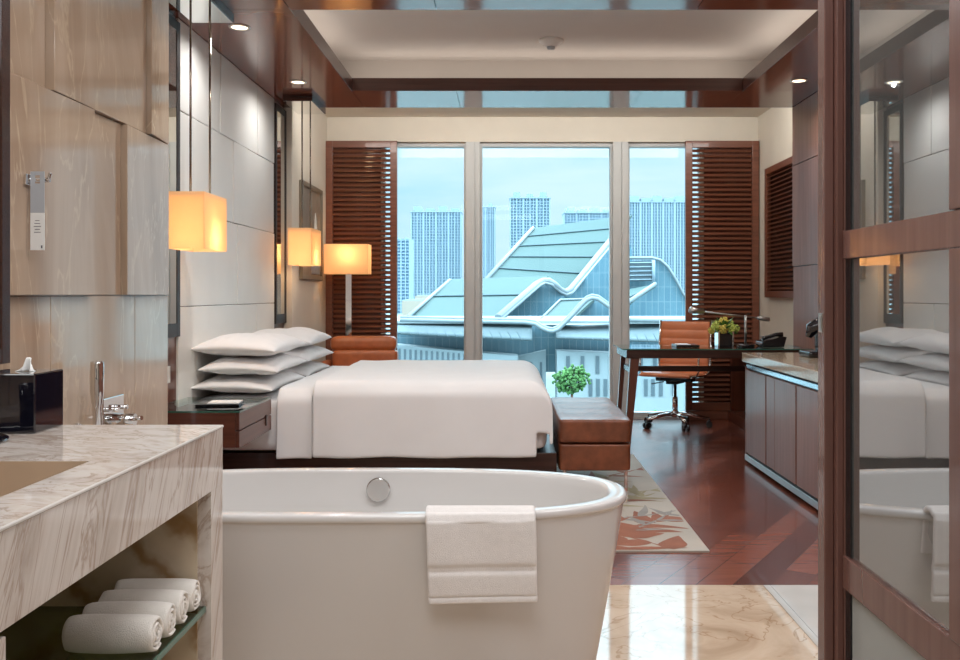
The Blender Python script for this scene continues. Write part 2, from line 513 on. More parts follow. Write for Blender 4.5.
# ceilings
b = BM()
CX0, CX1, CY0, CY1 = -1.087, 1.673, 4.54, 6.35
def board(x0, x1, y0, y1): box(b, x0 + .0018, x1 - .0018, y0 + .0018, y1 - .0018, SOF, SOF + .05)
for x0, x1 in ((-2.0, CX0), (CX0, -.35), (-.35, .96), (.96, CX1), (CX1, 2.9)):
    board(x0, x1, 3.557, CY0)
    board(x0, x1, CY1, YS)
for x0, x1 in ((-2.0, CX0), (CX1, 2.9)): board(x0, x1, CY0, CY1)
struct('ceiling_soffit', b, 'soffit')
b = BM(); box(b, -2.0, 2.9, -1.8, 3.554, SOF, SOF + .08); struct('ceiling_bathroom', b, 'ceil')
b = BM()
zf = H + 1.524; t = .03
box(b, CX0 - t, CX0, CY0 - t, CY1 + t, SOF + .002, zf); box(b, CX1, CX1 + t, CY0 - t, CY1 + t, SOF + .002, zf)
box(b, CX0, CX1, CY1, CY1 + t, SOF + .002, zf); box(b, CX0, CX1, CY0 - t, CY0, SOF + .002, zf)
struct('trim_2', b, 'fascia')
b = BM()
ZC = H + 1.75
box(b, -2.0, 2.9, 3.6, YS + .02, ZC, ZC + .1)
for x0, x1 in ((-1.42, -1.38), (1.97, 2.01)): box(b, x0, x1, 4.2, 6.77, SOF + .05, ZC)
box(b, -1.42, 2.01, 6.74, 6.78, SOF + .05, ZC); box(b, -1.42, 2.01, 4.16, 4.2, SOF + .05, ZC)
struct('ceiling', b, 'ceil')
b = BM(); box(b, -2.0, 2.9, YS, YB + .3, CST, CST + .1); box(b, -1.95, 2.6, YS - .01, YS, SOF + .002, CST + .1)
struct('ceiling_window_strip', b, 'wall')

# windows: three bays with mullions
zt = H + 1.40
def window(n, x0, x1):
    w = sempty('window_%d' % n, ((x0 + x1) / 2, YB + .1, 0))
    b = BM()
    fw = .02
    box(b, x0, x0 + fw, YB + .06, YB + .16, 0.02, zt); box(b, x1 - fw, x1, YB + .06, YB + .16, 0.02, zt)
    box(b, x0 + fw, x1 - fw, YB + .06, YB + .16, zt - .035, zt); box(b, x0 + fw, x1 - fw, YB + .06, YB + .16, 0.02, .05)
    link('window_frame', b, 'alu', w)
    b = BM(); box(b, x0 + fw, x1 - fw, YB + .10, YB + .108, .05, zt - .035); link('pane', b, 'winglass', w)
window(1, -1.14, -.37); window(2, -.24, .985); window(3, 1.125, 1.81)
for i, (x0, x1) in enumerate(((-.37, -.24), (.985, 1.125))):
    b = BM(); xm = (x0 + x1) / 2 + (.02 if i == 0 else .01)
    box(b, x0, xm - .003, YB + .0, YB + .18, 0.02, zt); box(b, xm + .003, x1, YB + .0, YB + .18, 0.02, zt)
    box(b, xm - .004, xm + .004, YB + .012, YB + .17, 0.02, zt)
    struct('trim_%d' % (i + 3), b, 'alu')

# louvered shutters
def shutter(x0, x1, label, back):
    t = thing('louvered_shutter', label, 'shutter', ((x0 + x1) / 2, YB - .045, 0), 'louvered shutters beside the window')
    y0, y1 = YB - .07, YB - .025
    z0, z1 = .085, H + 1.398
    b = BM(); fw = .062
    box(b, x0, x0 + fw, y0, y1, z0, z1); box(b, x1 - fw, x1, y0, y1, z0, z1)
    box(b, x0 + fw, x1 - fw, y0, y1, z1 - .062, z1); box(b, x0 + fw, x1 - fw, y0, y1, z0, z0 + .075)
    link('shutter_frame', b, 'louver', t, bevel=.003)
    b = BM(); n = 52; za = z0 + .08; zb = z1 - .066
    for i in range(n):
        z = za + (i + .5) * (zb - za) / n
        m = Matrix.Translation((0, (y0 + y1) / 2, z)) @ Matrix.Rotation(math.radians(40), 4, 'X')
        box(b, x0 + fw, x1 - fw, -.018, .018, -.0045, .0045, mtx=m)
    link('louvers', b, 'louver', t)
    b = BM(); box(b, back[0], back[1], YB - .022, YB - .002, z0, z1); link('back_panel', b, 'wood', t)
    b = BM(); box(b, x0, x1, y0, YB - .001, 0, .083); link('plinth', b, 'louver', t)
shutter(-1.645, -.995, 'tall mahogany louvered shutter left of the window, behind the floor lamp', (-1.645, -1.15))
shutter(1.64, 2.31, 'tall mahogany louvered shutter right of the window, behind the desk chair', (1.82, 2.31))

# louvered panel on the right plaster wall
t = thing('louvered_wall_panel', 'small mahogany louvered panel hung on the cream wall right of the desk', 'wall panel', (XRB - .02, 7.4, 1.7))
b = BM(); y0, y1, z0, z1 = 6.95, 7.9, 1.12, 2.245
box(b, XRB - .05, XRB - .002, y0, y0 + .06, z0, z1); box(b, XRB - .05, XRB - .002, y1 - .05, y1, z0, z1)
box(b, XRB - .05, XRB - .002, y0 + .06, y1 - .05, z0, z0 + .055); box(b, XRB - .05, XRB - .002, y0 + .06, y1 - .05, z1 - .055, z1)
link('frame', b, 'louver', t, bevel=.003)
b = BM()
for i in range(27):
    z = z0 + .06 + (i + .5) * (z1 - z0 - .12) / 27
    m = Matrix.Translation((XRB - .026, 0, z)) @ Matrix.Rotation(math.radians(-28), 4, 'Y')
    box(b, -.016, .016, y0 + .06, y1 - .05, -.004, .004, mtx=m)
link('louvers', b, 'louver', t)
b = BM(); box(b, XRB - .009, XRB - .002, y0 + .06, y1 - .05, z0 + .055, z1 - .055); link('back_panel', b, 'darkwood', t)

# mirror strips either side of the headboard
def strip(y0, y1, label):
    t = thing('wall_mirror', label, 'mirror', (XL, (y0 + y1) / 2, .94), 'tall mirrors flanking the headboard panels')
    z0, z1 = .93, SOF - .03
    b = BM(); x0, x1 = XL + .001, XL + .024
    box(b, x0, x1, y0, y0 + .03, z0, z1); box(b, x0, x1, y1 - .045, y1, z0, z1)
    box(b, x0, x1, y0 + .03, y1 - .045, z0, z0 + .07); box(b, x0, x1, y0 + .03, y1 - .045, z1 - .05, z1)
    link('mirror_frame', b, 'frameblack', t, bevel=.002)
    b = BM(); box(b, x0, x0 + .02, y0 + .03, y1 - .045, z0 + .07, z1 - .05); link('mirror_glass', b, 'mirror', t)
strip(4.33, 4.66, 'tall dark framed mirror strip at the near end of the pale headboard panels')
strip(6.605, 6.915, 'tall dark framed mirror strip at the far end of the headboard panels, reflecting louvers')

# artwork
t = thing('framed_artwork', 'framed taupe picture with a pale streaked figure on the cream side wall', 'picture', (-1.64, 7.56, 1.67))
b = BM(); y0, y1, z0, z1 = 7.16, 7.95, 1.27, 2.06; xw = -1.646
for a in ((y0, y0 + .035, z0, z1), (y1 - .035, y1, z0, z1), (y0 + .035, y1 - .035, z0, z0 + .035), (y0 + .035, y1 - .035, z1 - .035, z1)):
    box(b, xw, xw + .03, *a)
link('frame', b, 'goldframe', t, bevel=.002)
b = BM(); box(b, xw, xw + .014, y0 + .035, y1 - .035, z0 + .035, z1 - .035); link('print', b, 'artpaper', t)
b = BM()
for i in range(7):
    yy = 7.60 + .035 * i
    tube(b, [(xw + .015, yy - .05 + .02 * i * .5, 1.32), (xw + .017, yy, 1.5 + .02 * i), (xw + .016, 7.66 + .012 * i, 1.72), (xw + .015, 7.70, 1.84)], [.016, .012, .008, .004], 6)
link('brushwork', b, 'artwhite', t)

# ---------------------------------------------------------------- sliding glass door (right foreground)
d = sempty('door_1', (.60, 1.3, 0))
b = BM()
box(b, .575, .5915, 1.625, 1.66, 0, SOF - .005); box(b, .592, .6035, 1.61, 1.66, 0, SOF - .005)
box(b, .6036, .64, 1.602, 1.66, 0, SOF - .005)
link('stile', b, 'stile', d, bevel=.0015)
def rail(z0, z1, x0=.5985):
    b = BM(); box(b, x0, .628, .45, 1.60, z0, z1); link('rail', b, 'stile', d, bevel=.0015)
rail(0, .12, .6005); rail(.628, .686); rail(1.212, 1.262); rail(SOF - .09, SOF - .005, .6005)
for yy in (1.212, .82, .485):
    for z0, z1 in ((.121, .627), (.687, 1.211), (1.263, SOF - .091)):
        b = BM(); box(b, .596, .622, yy - .035, yy, z0, z1); link('stile', b, 'stile', d, bevel=.0015)
b = BM(); box(b, .604, .622, 1.578, 1.6015, .121, SOF - .091); link('seal', b, 'black', d)
for z0, z1, mm in ((.121, .627, 'frosted'), (.687, 1.211, 'doorglass'), (1.263, SOF - .091, 'doorglass')):
    b = BM(); box(b, .607, .613, .82, 1.5775, z0, z1); link('pane', b, mm, d)
    b = BM(); box(b, .607, .613, .485, .784, z0, z1); link('pane', b, mm, d)
b = BM(); box(b, .5735, .5752, 1.632, 1.652, 1.08, 1.115); box(b, .5720, .5737, 1.636, 1.648, 1.084, 1.111)
link('door_handle', b, 'satin', d)

# ---------------------------------------------------------------- bathtub
CXT, CYT, AT, BT, ZT = -.468, 2.735, .832, .335, .56
def ring(bm, a, bb, z, n=3.0, seg=96, cx=CXT, cy=CYT):
    r = []
    for j in range(seg):
        t = 2 * PI * j / seg; c, s = math.cos(t), math.sin(t)
        # straight sides with rounded ends
        x = a * math.copysign(abs(c) ** (2 / n), c); y = bb * math.copysign(abs(s) ** (2 / 2.35), s)
        r.append(bm.verts.new((cx + x, cy + y, z)))
    return r
def skin(bm, rings, cap0=False, cap1=False):
    for a, c in zip(rings, rings[1:]):
        n = len(a)
        for j in range(n):
            f = bm.faces.new((a[j], a[(j + 1) % n], c[(j + 1) % n], c[j])); f.smooth = True
    if cap0: bm.faces.new(rings[0][::-1])
    if cap1: bm.faces.new(rings[-1])
t = thing('bathtub', 'freestanding white oval bathtub on the marble floor', 'bathtub', (CXT, CYT, 0))
b = BM()
prof = [(-.10, 0), (-.10, .004), (-.085, .08), (-.055, .25), (-.025, .42), (-.010, .528), (-.010, .534), (-.003, .537), (0, .541), (0, .552), (-.003, .558), (-.010, .560),
        (-.044, .560), (-.052, .556), (-.058, .545), (-.080, .44), (-.11, .28), (-.15, .17), (-.20, .135), (-.28, .125)]
skin(b, [ring(b, AT + o, BT + o * (1 if i < 14 else .85), z, 3.0 if i < 14 else 2.8) for i, (o, z) in enumerate(prof)], True, True)
link('tub_shell', b, 'acrylic', t, smooth=True, subsurf=1)
b = BM(); c = (-.425, 3.0, .497)
disc_tube(b, (c[0], 3.006, c[2]), (0, -1, .12), .040, .014, 36)
o = link('overflow_cap', b, 'chrome', t, bevel=.004, seg=3)
b = BM(); lathe(b, [(.03, .1255), (.03, .131), (.0, .133)], -.3, CYT, 24); link('drain', b, 'chrome', t)

# towel over the tub edge
b = BM()
path = [(2.462, .44), (2.459, .50), (2.452, .545), (2.444, .563), (2.43, .571), (2.41, .570), (2.397, .562), (2.389, .545), (2.389, .52), (2.391, .45), (2.394, .38), (2.397, .326)]
fine = []
for (a, c) in zip(path, path[1:]):
    for q in range(12): fine.append((a[0] + (c[0] - a[0]) * q / 12, a[1] + (c[1] - a[1]) * q / 12))
fine.append(path[-1])
nx = 40; rows_ = []
for i, (yy, zz) in enumerate(fine):
    rr = []
    f = i / (len(fine) - 1)
    for j in range(nx + 1):
        u = j / nx
        x0 = -.216 + (.010 * max(0, f - .5) * 2); x1 = .078 + (.006 * max(0, f - .5) * 2)
        x = x0 + (x1 - x0) * u
        w = noise.noise(Vector((x * 9, zz * 4, 1))) * .004 + math.sin(u * 9 + 1) * .0012
        off = -w if zz < .545 and i > 72 else 0
        ed = -.0045 if zz < .56 and i > 72 and (abs(zz - .420) < .011 or abs(zz - .344) < .004) else 0
        rr.append(b.verts.new((x, yy + off - .004 - ed if i > 72 else yy + .004, zz + (.006 * u * f if i > 72 else .0))))
    rows_.append(rr)
for a, c in zip(rows_, rows_[1:]):
    for j in range(nx): b.faces.new((a[j], a[j + 1], c[j + 1], c[j]))
o = link('bath_towel', b, 'towel', None, smooth=True, solid=.015, subsurf=1)
o.modifiers['solid'].offset = 0
tag(o, 'folded white terry bath towel draped over the near rim of the tub', 'towel')

# marble ledge between tub and wall with hand shower and mixer
t = thing('hand_shower', 'tall chrome hand shower wand standing in front of the marble wall', 'hand shower', (-1.272, 2.80, .56))
b = BM(); lathe(b, [(.022, .5605), (.022, .568), (.016, .573), (.012, .58)], -1.272, 2.80, 24); link('base', b, 'chrome', t)
b = BM(); lathe(b, [(.0135, .58), (.0135, .80), (.0185, .83), (.020, .85), (.020, .935), (.019, .94), (.001, .94)], -1.272, 2.80, 28); link('wand', b, 'chrome', t)
t = thing('bath_mixer', 'square chrome mixer plate with levers on the marble wall beside the shower wand', 'tap', (XM, 3.04, .76))
b = BM(); box(b, XM + .002, XM + .014, 2.955, 3.115, .70, .805); pl = link('plate', b, 'chrome', t, bevel=.003)
for yy in (3.0, 3.07):
    b = BM(); tube(b, [(XM + .014, yy, .765), (XM + .045, yy, .765)], .008, 14); link('knob', b, 'chrome', pl)
b = BM(); tube(b, [(XM + .014, 3.035, .726), (XM + .085, 3.035, .726)], .021, 24); tube(b, [(XM + .066, 3.035, .728), (XM + .115, 3.015, .735)], .0075, 12)
link('lever', b, 'chrome', t)
t = thing('tub_valve', 'domed chrome valve knob left of the shower wand', 'valve', (-1.27, 2.66, .56))
b = BM(); lathe(b, [(.022, .5605), (.022, .567), (.010, .572), (.010, .735), (.022, .742), (.024, .752), (.017, .764), (.001, .769)], -1.27, 2.66, 24); link('valve_knob', b, 'chrome', t)

# ---------------------------------------------------------------- vanity
XF = -.65; VE = 2.065
t = thing('vanity_counter', 'veined white marble vanity with a recessed basin and a deep front apron', 'vanity', (-1.0, 1.3, 0))
b = BM()
bx0, bx1, by0, by1 = -1.16, -.747, .85, 1.616
z1 = .85; z0 = .83
V0 = .35
box(b, XM + .001, bx0, V0, VE, z0, z1); box(b, bx1, XF, V0, VE, z0, z1)
box(b, bx0, bx1, V0, by0, z0, z1); box(b, bx0, bx1, by1, VE, z0, z1)
link('countertop', b, 'vanity', t)
b = BM()
box(b, XF - .02, XF, V0, VE, .715, z0); box(b, XM + .001, XF - .02, VE - .02, VE, .715, z0)
box(b, XM + .001, XF - .02, V0, 1.984, .705, .715)
link('apron', b, 'vanity', t)
b = BM()
prism(b, [(XF - .0001, V0, .8502), (XF + .0022, V0, .8482), (XF + .0022, V0, .8455), (XF - .0001, V0, .843)], (0, VE - V0, 0))
link('edge_bevel', b, 'marblewhite', t)
b = BM()
box(b, bx0 - .005, bx1 + .005, by0 - .005, by1 + .005, .72, .727); box(b, bx0, bx1, by1 - .0008, by1 + .005, .727, .8496)
for a in ((bx0 - .005, bx0, by0, by1), (bx1, bx1 + .005, by0, by1), (bx0, bx1, by0 - .005, by0), (bx0, bx1, by1, by1 + .005)):
    box(b, *a, .727, .8495)
link('basin', b, 'basin', t)
for y0, y1 in ((1.985, VE), (1.08, 1.17)):
    b = BM(); box(b, XM + .001, XF - .0005, y0, y1, 0, .7048 if y0 < 1.9 else .7145); link('side_panel', b, 'vanity', t)
b = BM(); box(b, XM + .001, XM + .03, 1.1705, 1.9845, 0, .7045); box(b, XM + .03, XF - .03, 1.9805, 1.9845, 0, .7045)
link('back_panel', b, 'vanityin', t)
b = BM(); box(b, XM + .031, XF - .013, 1.1705, 1.980, .451, .463); gs = link('glass_shelf', b, 'shelfglass', t)
b = BM(); box(b, XF - .0128, XF - .010, 1.1705, 1.980, .451, .4632); link('shelf_edge', b, 'glassedge', gs)

# rolled hand towels
tow = ['nearest of the four rolled white hand towels on the glass shelf', 'rolled white hand towel on the glass shelf, second from the front',
       'rolled white hand towel on the glass shelf, third from the front', 'rolled white hand towel at the back of the row against the marble panel']
for i in range(4):
    t = thing('rolled_hand_towel', tow[i], 'towel', (-.75, 1.722 + i * .0725, .463), 'rolled hand towels under the vanity')
    cy = 1.722 + i * .0725; r0 = .0405
    b = BM()
    x0, x1 = -.838, -.664
    turns = 3.1; n = 110; prev = None
    ra = random.random() * 2
    th = .0100
    def sp(q):
        a = -ra * 0 - PI / 2 + q * turns * 2 * PI
        r = .008 + (r0 - .008 - .0005) * q
        return a, r
    cols = []
    segs = 10
    for k in range(n + 1):
        a, r = sp(k / n)
        rowo = []; rowi = []
        for s_ in range(segs + 1):
            u = s_ / segs
            x = x0 + (x1 - x0) * u
            puff = 1 - .10 * (abs(2 * u - 1) ** 4)
            wob = 1 + .03 * noise.noise(Vector((x * 18, a * .6, i * 5)))
            dx = .004 * noise.noise(Vector((a * .9, i * 3.3, u)))
            rr = r * puff * wob
            rowo.append(b.verts.new((x + dx, cy + rr * math.cos(a) * .98, .463 + r0 * .985 + rr * math.sin(a))))
        cols.append(rowo)
    for a_, c_ in zip(cols, cols[1:]):
        for s_ in range(segs): b.faces.new((a_[s_], a_[s_ + 1], c_[s_ + 1], c_[s_]))
    o = link('towel_roll', b, 'rollcloth', t, smooth=True, solid=.0085, subsurf=1)

# tissue box, tumbler, tray
t = thing('tissue_box', 'glossy black tissue box cover on the vanity against the marble wall', 'tissue box', (-1.10, 2.0, .85))
b = BM(); box(b, -1.140, -1.010, 1.93, 2.055, .850, .979)
link('cover', b, 'blackgloss', t, bevel=.003)
b = BM(); nn = 14
top_ = []
for i in range(nn + 1):
    u = i / nn * 2 - 1; col_ = []
    for j in range(9):
        v = j / 8
        hh = .030 * (1 - u * u) ** .6
        col_.append(b.verts.new((-1.062 + u * .020 * (1 - .5 * v) + .004 * v, 1.99 + .010 * math.sin(u * 7) * (1 - .4 * v) + .004 * v, .9795 + hh * v)))
    top_.append(col_)
for a_, c_ in zip(top_, top_[1:]):
    for j in range(8): b.faces.new((a_[j], a_[j + 1], c_[j + 1], c_[j]))
link('tissue', b, 'paper', t, smooth=True, solid=.001)
b = BM(); lathe(b, [(.10, .850), (.102, .853), (.102, .857), (.098, .859), (.0, .859)], -1.11, 1.80, 40)
o = link('vanity_tray', b, 'blackgloss'); tag(o, 'round black tray under the dark tumbler on the vanity', 'tray')
b = BM(); lathe(b, [(.030, .8595), (.034, .862), (.036, .945), (.033, .945), (.031, .868), (.0, .866)], -1.075, 1.80, 32)
o = link('tumbler', b, 'blackgloss'); tag(o, 'dark glossy tumbler on the round black tray', 'cup')
# vanity mirror
t = thing('vanity_mirror', 'dark wood framed mirror over the vanity at the left edge', 'mirror', (XM + .01, 1.4, .95))
b = BM(); x0, x1 = XM + .002, XM + .045
box(b, x0, x1, 2.305, 2.345, .97, SOF - .03); box(b, x0, x1, .5, .545, .97, SOF - .03)
box(b, x0, x1, .545, 2.305, .97, 1.01); box(b, x0, x1, .545, 2.305, SOF - .07, SOF - .03)
link('mirror_frame', b, 'darkwood', t, bevel=.002)
b = BM(); box(b, x0, x0 + .02, .545, 2.305, 1.01, SOF - .07); link('mirror_glass', b, 'mirror', t)
# hook + card
t = thing('robe_hook', 'small chrome double robe hook on the beige marble wall', 'hook', (XM + .024, 2.47, 1.46))
b = BM(); XH = XM + T + .0005
box(b, XH, XH + .008, 2.445, 2.495, 1.448, 1.478)
tube(b, [(XH + .008, 2.470, 1.463), (XH + .06, 2.470, 1.463)], .007, 12)
tube(b, [(XH + .056, 2.470, 1.463), (XH + .062, 2.470, 1.483)], .005, 10)
tube(b, [(XH + .010, 2.470, 1.463), (XH + .010, 2.470, 1.486)], .004, 10)
link('hook_body', b, 'chrome', t, bevel=.001)
t = thing('hanging_card', 'white and grey printed card hanging from the chrome hook', 'card', (XH + .035, 2.47, 1.463))
b = BM(); xa, xb = XH + .012, XH + .050; yc = 2.462
box(b, xa, xb, yc - .001, yc + .001, 1.27, 1.372)
cs = link('card_sheet', b, 'paper', t)
b = BM(); box(b, xa, xb, yc - .001, yc + .001, 1.3723, 1.452); box(b, xa, xa + .012, yc - .001, yc + .001, 1.4523, 1.485); box(b, xb - .012, xb, yc - .001, yc + .001, 1.4523, 1.485)
box(b, xa + .012, xb - .012, yc - .001, yc + .001, 1.475, 1.485)
link('card_header', b, 'inkgrey', t)
for i, (w, z) in enumerate(((.012, 1.350), (.016, 1.342), (.020, 1.334), (.014, 1.326), (.018, 1.318))):
    b = BM(); box(b, (xa + xb) / 2 - w / 2, (xa + xb) / 2 + w / 2, yc - .0014, yc - .00101, z, z + .0016); link('print_line', b, 'ink', cs)
b = BM(); box(b, xb - .009, xb - .005, yc - .0014, yc - .00101, 1.275, 1.283); link('print_mark', b, 'ink', cs)
# switch
b = BM(); box(b, XL + .0005, XL + .010, 4.42, 4.56, .70, .785)
o = link('wall_switch', b, 'smoke', bevel=.002); tag(o, 'small white switch plate on the brown wall above the nightstand', 'switch')

# ---------------------------------------------------------------- bed
t = thing('bed', 'large bed with a dark wood platform and white mattress against the panelled wall', 'bed', (-.7, 5.65, 0))
b = BM(); box(b, XL + .02, .276, 4.90, 6.41, .03, .285); box(b, XL + .03, .2, 5.05, 6.27, .0105, .03)
link('platform', b, 'darkwood', t, bevel=.004)
def rbox(bm, x0, x1, y0, y1, z0, z1, r, n=(30, 30, 6), amp=.0, seed=0):
    bmesh.ops.create_cube(bm, size=1)
    es = list(bm.edges)
    bmesh.ops.subdivide_edges(bm, edges=es, cuts=14, use_grid_fill=True)
    for v in bm.verts:
        p = Vector(((v.co.x + .5) * (x1 - x0) + x0, (v.co.y + .5) * (y1 - y0) + y0, (v.co.z + .5) * (z1 - z0) + z0))
        c = Vector((min(max(p.x, x0 + r), x1 - r), min(max(p.y, y0 + r), y1 - r), min(max(p.z, z0 + r), z1 - r)))
        d_ = p - c
        if d_.length > 1e-6:
            # remap cube coords so edges are evenly rounded
            p = c + d_.normalized() * r if sum(1 for q in d_ if abs(q) > 1e-6) > 1 or True else p
        if amp: p += Vector((0, 0, 1)) * amp * noise.noise(p * 5 + Vector((seed, 0, 0)))
        v.co = p
b = BM(); rbox(b, XL + .02, .228, 4.862, 6.435, .286, .592, .06); link('mattress', b, 'linen', t, smooth=True, subsurf=1)

# duvet
def drape(bm, xs_len, x_start, x_foot, yn, yf, ztop, zside, zfoot, r, flap_x, nu=90, nv=110, rx=.15, amp=1.0, seed=0):
    # u path along x with rounding at the foot, v path across with rounding on both sides
    def upath(s):
        L = (x_foot - rx) - x_start
        if s < L: return x_start + s, 0
        s -= L; A = rx * PI / 2
        if s < A: a = s / rx; return x_foot - rx + rx * math.sin(a), rx * (1 - math.cos(a))
        return x_foot, rx + (s - A)
    W = yf - yn; A = r * PI / 2; side = (ztop - r) - zside
    def vpath(s):
        # start at near hem
        if s < side: return yn, (ztop - r - zside - s) + r
        s -= side
        if s < A: a = s / r; return yn + r - r * math.cos(a), r * (1 - math.sin(a))
        s -= A
        if s < W - 2 * r: return yn + r + s, 0
        s -= W - 2 * r
        if s < A: a = s / r; return yf - r + r * math.sin(a), r * (1 - math.cos(a))
        s -= A; return yf, r + s
    UL = (x_foot - rx) - x_start + rx * PI / 2 + max(0, ztop - rx - zfoot)
    VL = 2 * side + 2 * A + W - 2 * r
    g = []
    for i in range(nu + 1):
        x, dx = upath(UL * i / nu); row = []
        for j in range(nv + 1):
            y, dy = vpath(VL * j / nv)
            z = ztop - (dx ** 2.2 + dy ** 2.2) ** (1 / 2.2)
            if dx > 0 and dy > 0: z = max(z, ztop - max(dx, dy) - .03)
            n1 = noise.noise(Vector((x * 2.2 + seed, y * 2.2, 3))) * .008 + noise.noise(Vector((x * 6, y * 5 + seed, 1))) * .0035
            co = Vector((x, y, z))
            if dy > r * .5:   # hanging: vertical folds
                sgn = -1 if y < (yn + yf) / 2 else 1
                fo = (dy - r * .5) / side if side > .01 else 0
                co.y += sgn * amp * (.006 + .010 * noise.noise(Vector((x * 7 + seed, z * 1.5, 0))) * fo + .012 * fo)
                co.z += .006 * noise.noise(Vector((x * 4 + seed, 0, 5))) * fo
            else: co.z += n1 * amp
            if dx > rx: co.x += .008 * noise.noise(Vector((0, y * 6, z * 4)))
            row.append(bm.verts.new(co))
        g.append(row)
    for i in range(nu):
        xa, dxa = upath(UL * (i + .5) / nu)
        for j in range(nv):
            ya, dya = vpath(VL * (j + .5) / nv)
            if xa > flap_x and dya > .285: continue
            bm.faces.new((g[i][j], g[i + 1][j], g[i + 1][j + 1], g[i][j + 1]))
    for v in [v for v in bm.verts if not v.link_faces]: bm.verts.remove(v)
b = BM(); drape(b, 0, -1.04, .250, 4.835, 6.475, .680, .272, .375, .085, .165)
o = link('duvet', b, 'linen', None, smooth=True, solid=.018, subsurf=1)
o.modifiers['solid'].offset = -1
tag(o, 'smooth white duvet covering the bed from the foot to below the pillows', 'duvet')
# turned down top sheet / blanket layer beyond the duvet edge
b = BM(); drape(b, 0, -1.235, -1.045, 4.852, 6.458, .640, .262, .639, .085, 9, nu=24, rx=.001, seed=9)
o = link('top_sheet', b, 'linen', None, smooth=True, solid=.010, subsurf=1)
tag(o, 'white top sheet hanging at the bed side between pillows and duvet', 'sheet')

def pillow_bm(w, l, h, seed):
    bm = BM(); n = 30
    def f(u, v, s):
        uu, vv = 2 * u - 1, 2 * v - 1
        pin = 1 - .055 * (1 - abs(vv) ** 2.0) ; pin2 = 1 - .045 * (1 - abs(uu) ** 2.0)
        x = uu * w / 2 * pin; y = vv * l / 2 * pin2
        t = ((1 - abs(uu) ** 2.6) * (1 - abs(vv) ** 3.0)) ** .55
        z = s * h / 2 * t
        z += noise.noise(Vector((x * 7 + seed, y * 6, s))) * .012 * t
        z += noise.noise(Vector((x * 16 + seed, y * 16, s * 2))) * .004 * min(1, t * 2)
        z -= .006 * max(0, 1 - abs(noise.noise(Vector((x * 9 + y * 3 + seed, y * 4 - x * 5, s)))) * 7) * min(1, t * 1.5) * (1 if s > 0 else 0)
        # droop of the corners
        z -= .015 * (abs(uu) * abs(vv)) ** 2
        return Vector((x, y, z))
    top = [[bm.verts.new(f(i / n, j / n, 1)) for j in range(n + 1)] for i in range(n + 1)]
    bot = [[top[i][j] if i in (0, n) or j in (0, n) else bm.verts.new(f(i / n, j / n, -1)) for j in range(n + 1)] for i in range(n + 1)]
    for i in range(n):
        for j in range(n):
            bm.faces.new((top[i][j], top[i + 1][j], top[i + 1][j + 1], top[i][j + 1]))
            bm.faces.new((bot[i][j], bot[i][j + 1], bot[i + 1][j + 1], bot[i + 1][j]))
    return bm
pil = [(-1.475, 5.25, .858, .47, .82, .124, 0.0, 'plump white pillow on top of the near stack by the nightstand'),
       (-1.455, 5.245, .748, .44, .82, .104, 0.02, 'white pillow in the middle of the near stack by the nightstand'),
       (-1.475, 5.235, .648, .46, .80, .100, -0.02, 'flattened white pillow at the bottom of the near stack on the mattress'),
       (-1.475, 6.10, .858, .47, .80, .124, 0.02, 'white pillow on top of the far stack by the window side'),
       (-1.455, 6.09, .748, .44, .80, .104, -0.02, 'white pillow under the top one of the far stack'),
       (-1.475, 6.08, .648, .46, .78, .100, 0.0, 'white pillow at the bottom of the far stack, mostly hidden')]
for i, (x, y, z, w, l, h, rz, lab) in enumerate(pil):
    o = link('pillow', pillow_bm(w, l, h, i * 7.3), 'pillow', None, smooth=True, subsurf=1)
    o.location = (x, y, z); o.rotation_euler = (0, math.radians(1.5), rz)
    tag(o, lab, 'pillow', 'white pillows stacked on the bed')

# bench at the foot
t = thing('leather_bench', 'brown leather bench with a tufted top at the foot of the bed', 'bench', (.48, 5.43, 0))
b = BM(); rbox(b, .283, .686, 4.885, 5.975, .335, .472, .022, amp=.0)
for v in b.verts:
    if v.co.z > .46:
        for yy in (5.15, 5.42, 5.70):
            v.co.z -= .010 * math.exp(-((v.co.y - yy) / .035) ** 2) * (1 if .31 < v.co.x < .66 else 0)
        v.co.z += .004 * noise.noise(v.co * 14)
link('seat_cushion', b, 'leather', t, smooth=True, subsurf=1)
b = BM(); rbox(b, .286, .683, 4.888, 5.972, .184, .337, .012); link('bench_base', b, 'leather', t, smooth=True, subsurf=1)
for x in (.32, .655):
    for y in (4.92, 5.94):
        b = BM(); box(b, x - .009, x + .009, y - .009, y + .009, .010, .19); link('leg', b, 'chrome', t, bevel=.002)

# nightstand
t = thing('nightstand', 'wall mounted reddish wood nightstand with a glass top beside the pillows', 'nightstand', (-1.48, 4.5, .43))
b = BM(); nx0, nx1, ny0, ny1 = XL + .001, -1.252, 4.225, 4.80
box(b, nx0, nx1 - .02, ny0, ny1, .427, .592); link('case', b, 'woodx', t, bevel=.002)
b = BM(); box(b, nx1 - .0195, nx1, ny0, ny1 - .001, .427, .505); box(b, nx1 - .0195, nx1, ny0, ny1 - .001, .510, .592); dr = link('drawer_front', b, 'woody', t, bevel=.002)
b = BM(); box(b, nx1 - .0005, nx1 + .006, 4.68, 4.70, .465, .52); link('handle', b, 'darkwood', dr)
b = BM(); box(b, nx0, nx1, ny0, ny1, .5925, .600); link('glass_top', b, 'topglass', t)
b = BM(); box(b, nx0, nx1, ny0 - .002, ny0 - .0003, .5925, .6005); box(b, nx1 + .0003, nx1 + .002, ny0, ny1, .5925, .6005); link('glass_edge', b, 'glassedge', t)
t = thing('notepad_folder', 'black folder with a white notepad lying on the glass nightstand top', 'notepad', (-1.42, 4.45, .60))
b = BM(); mtx = Matrix.Translation((-1.415, 4.47, .6008)) @ Matrix.Rotation(.10, 4, 'Z')
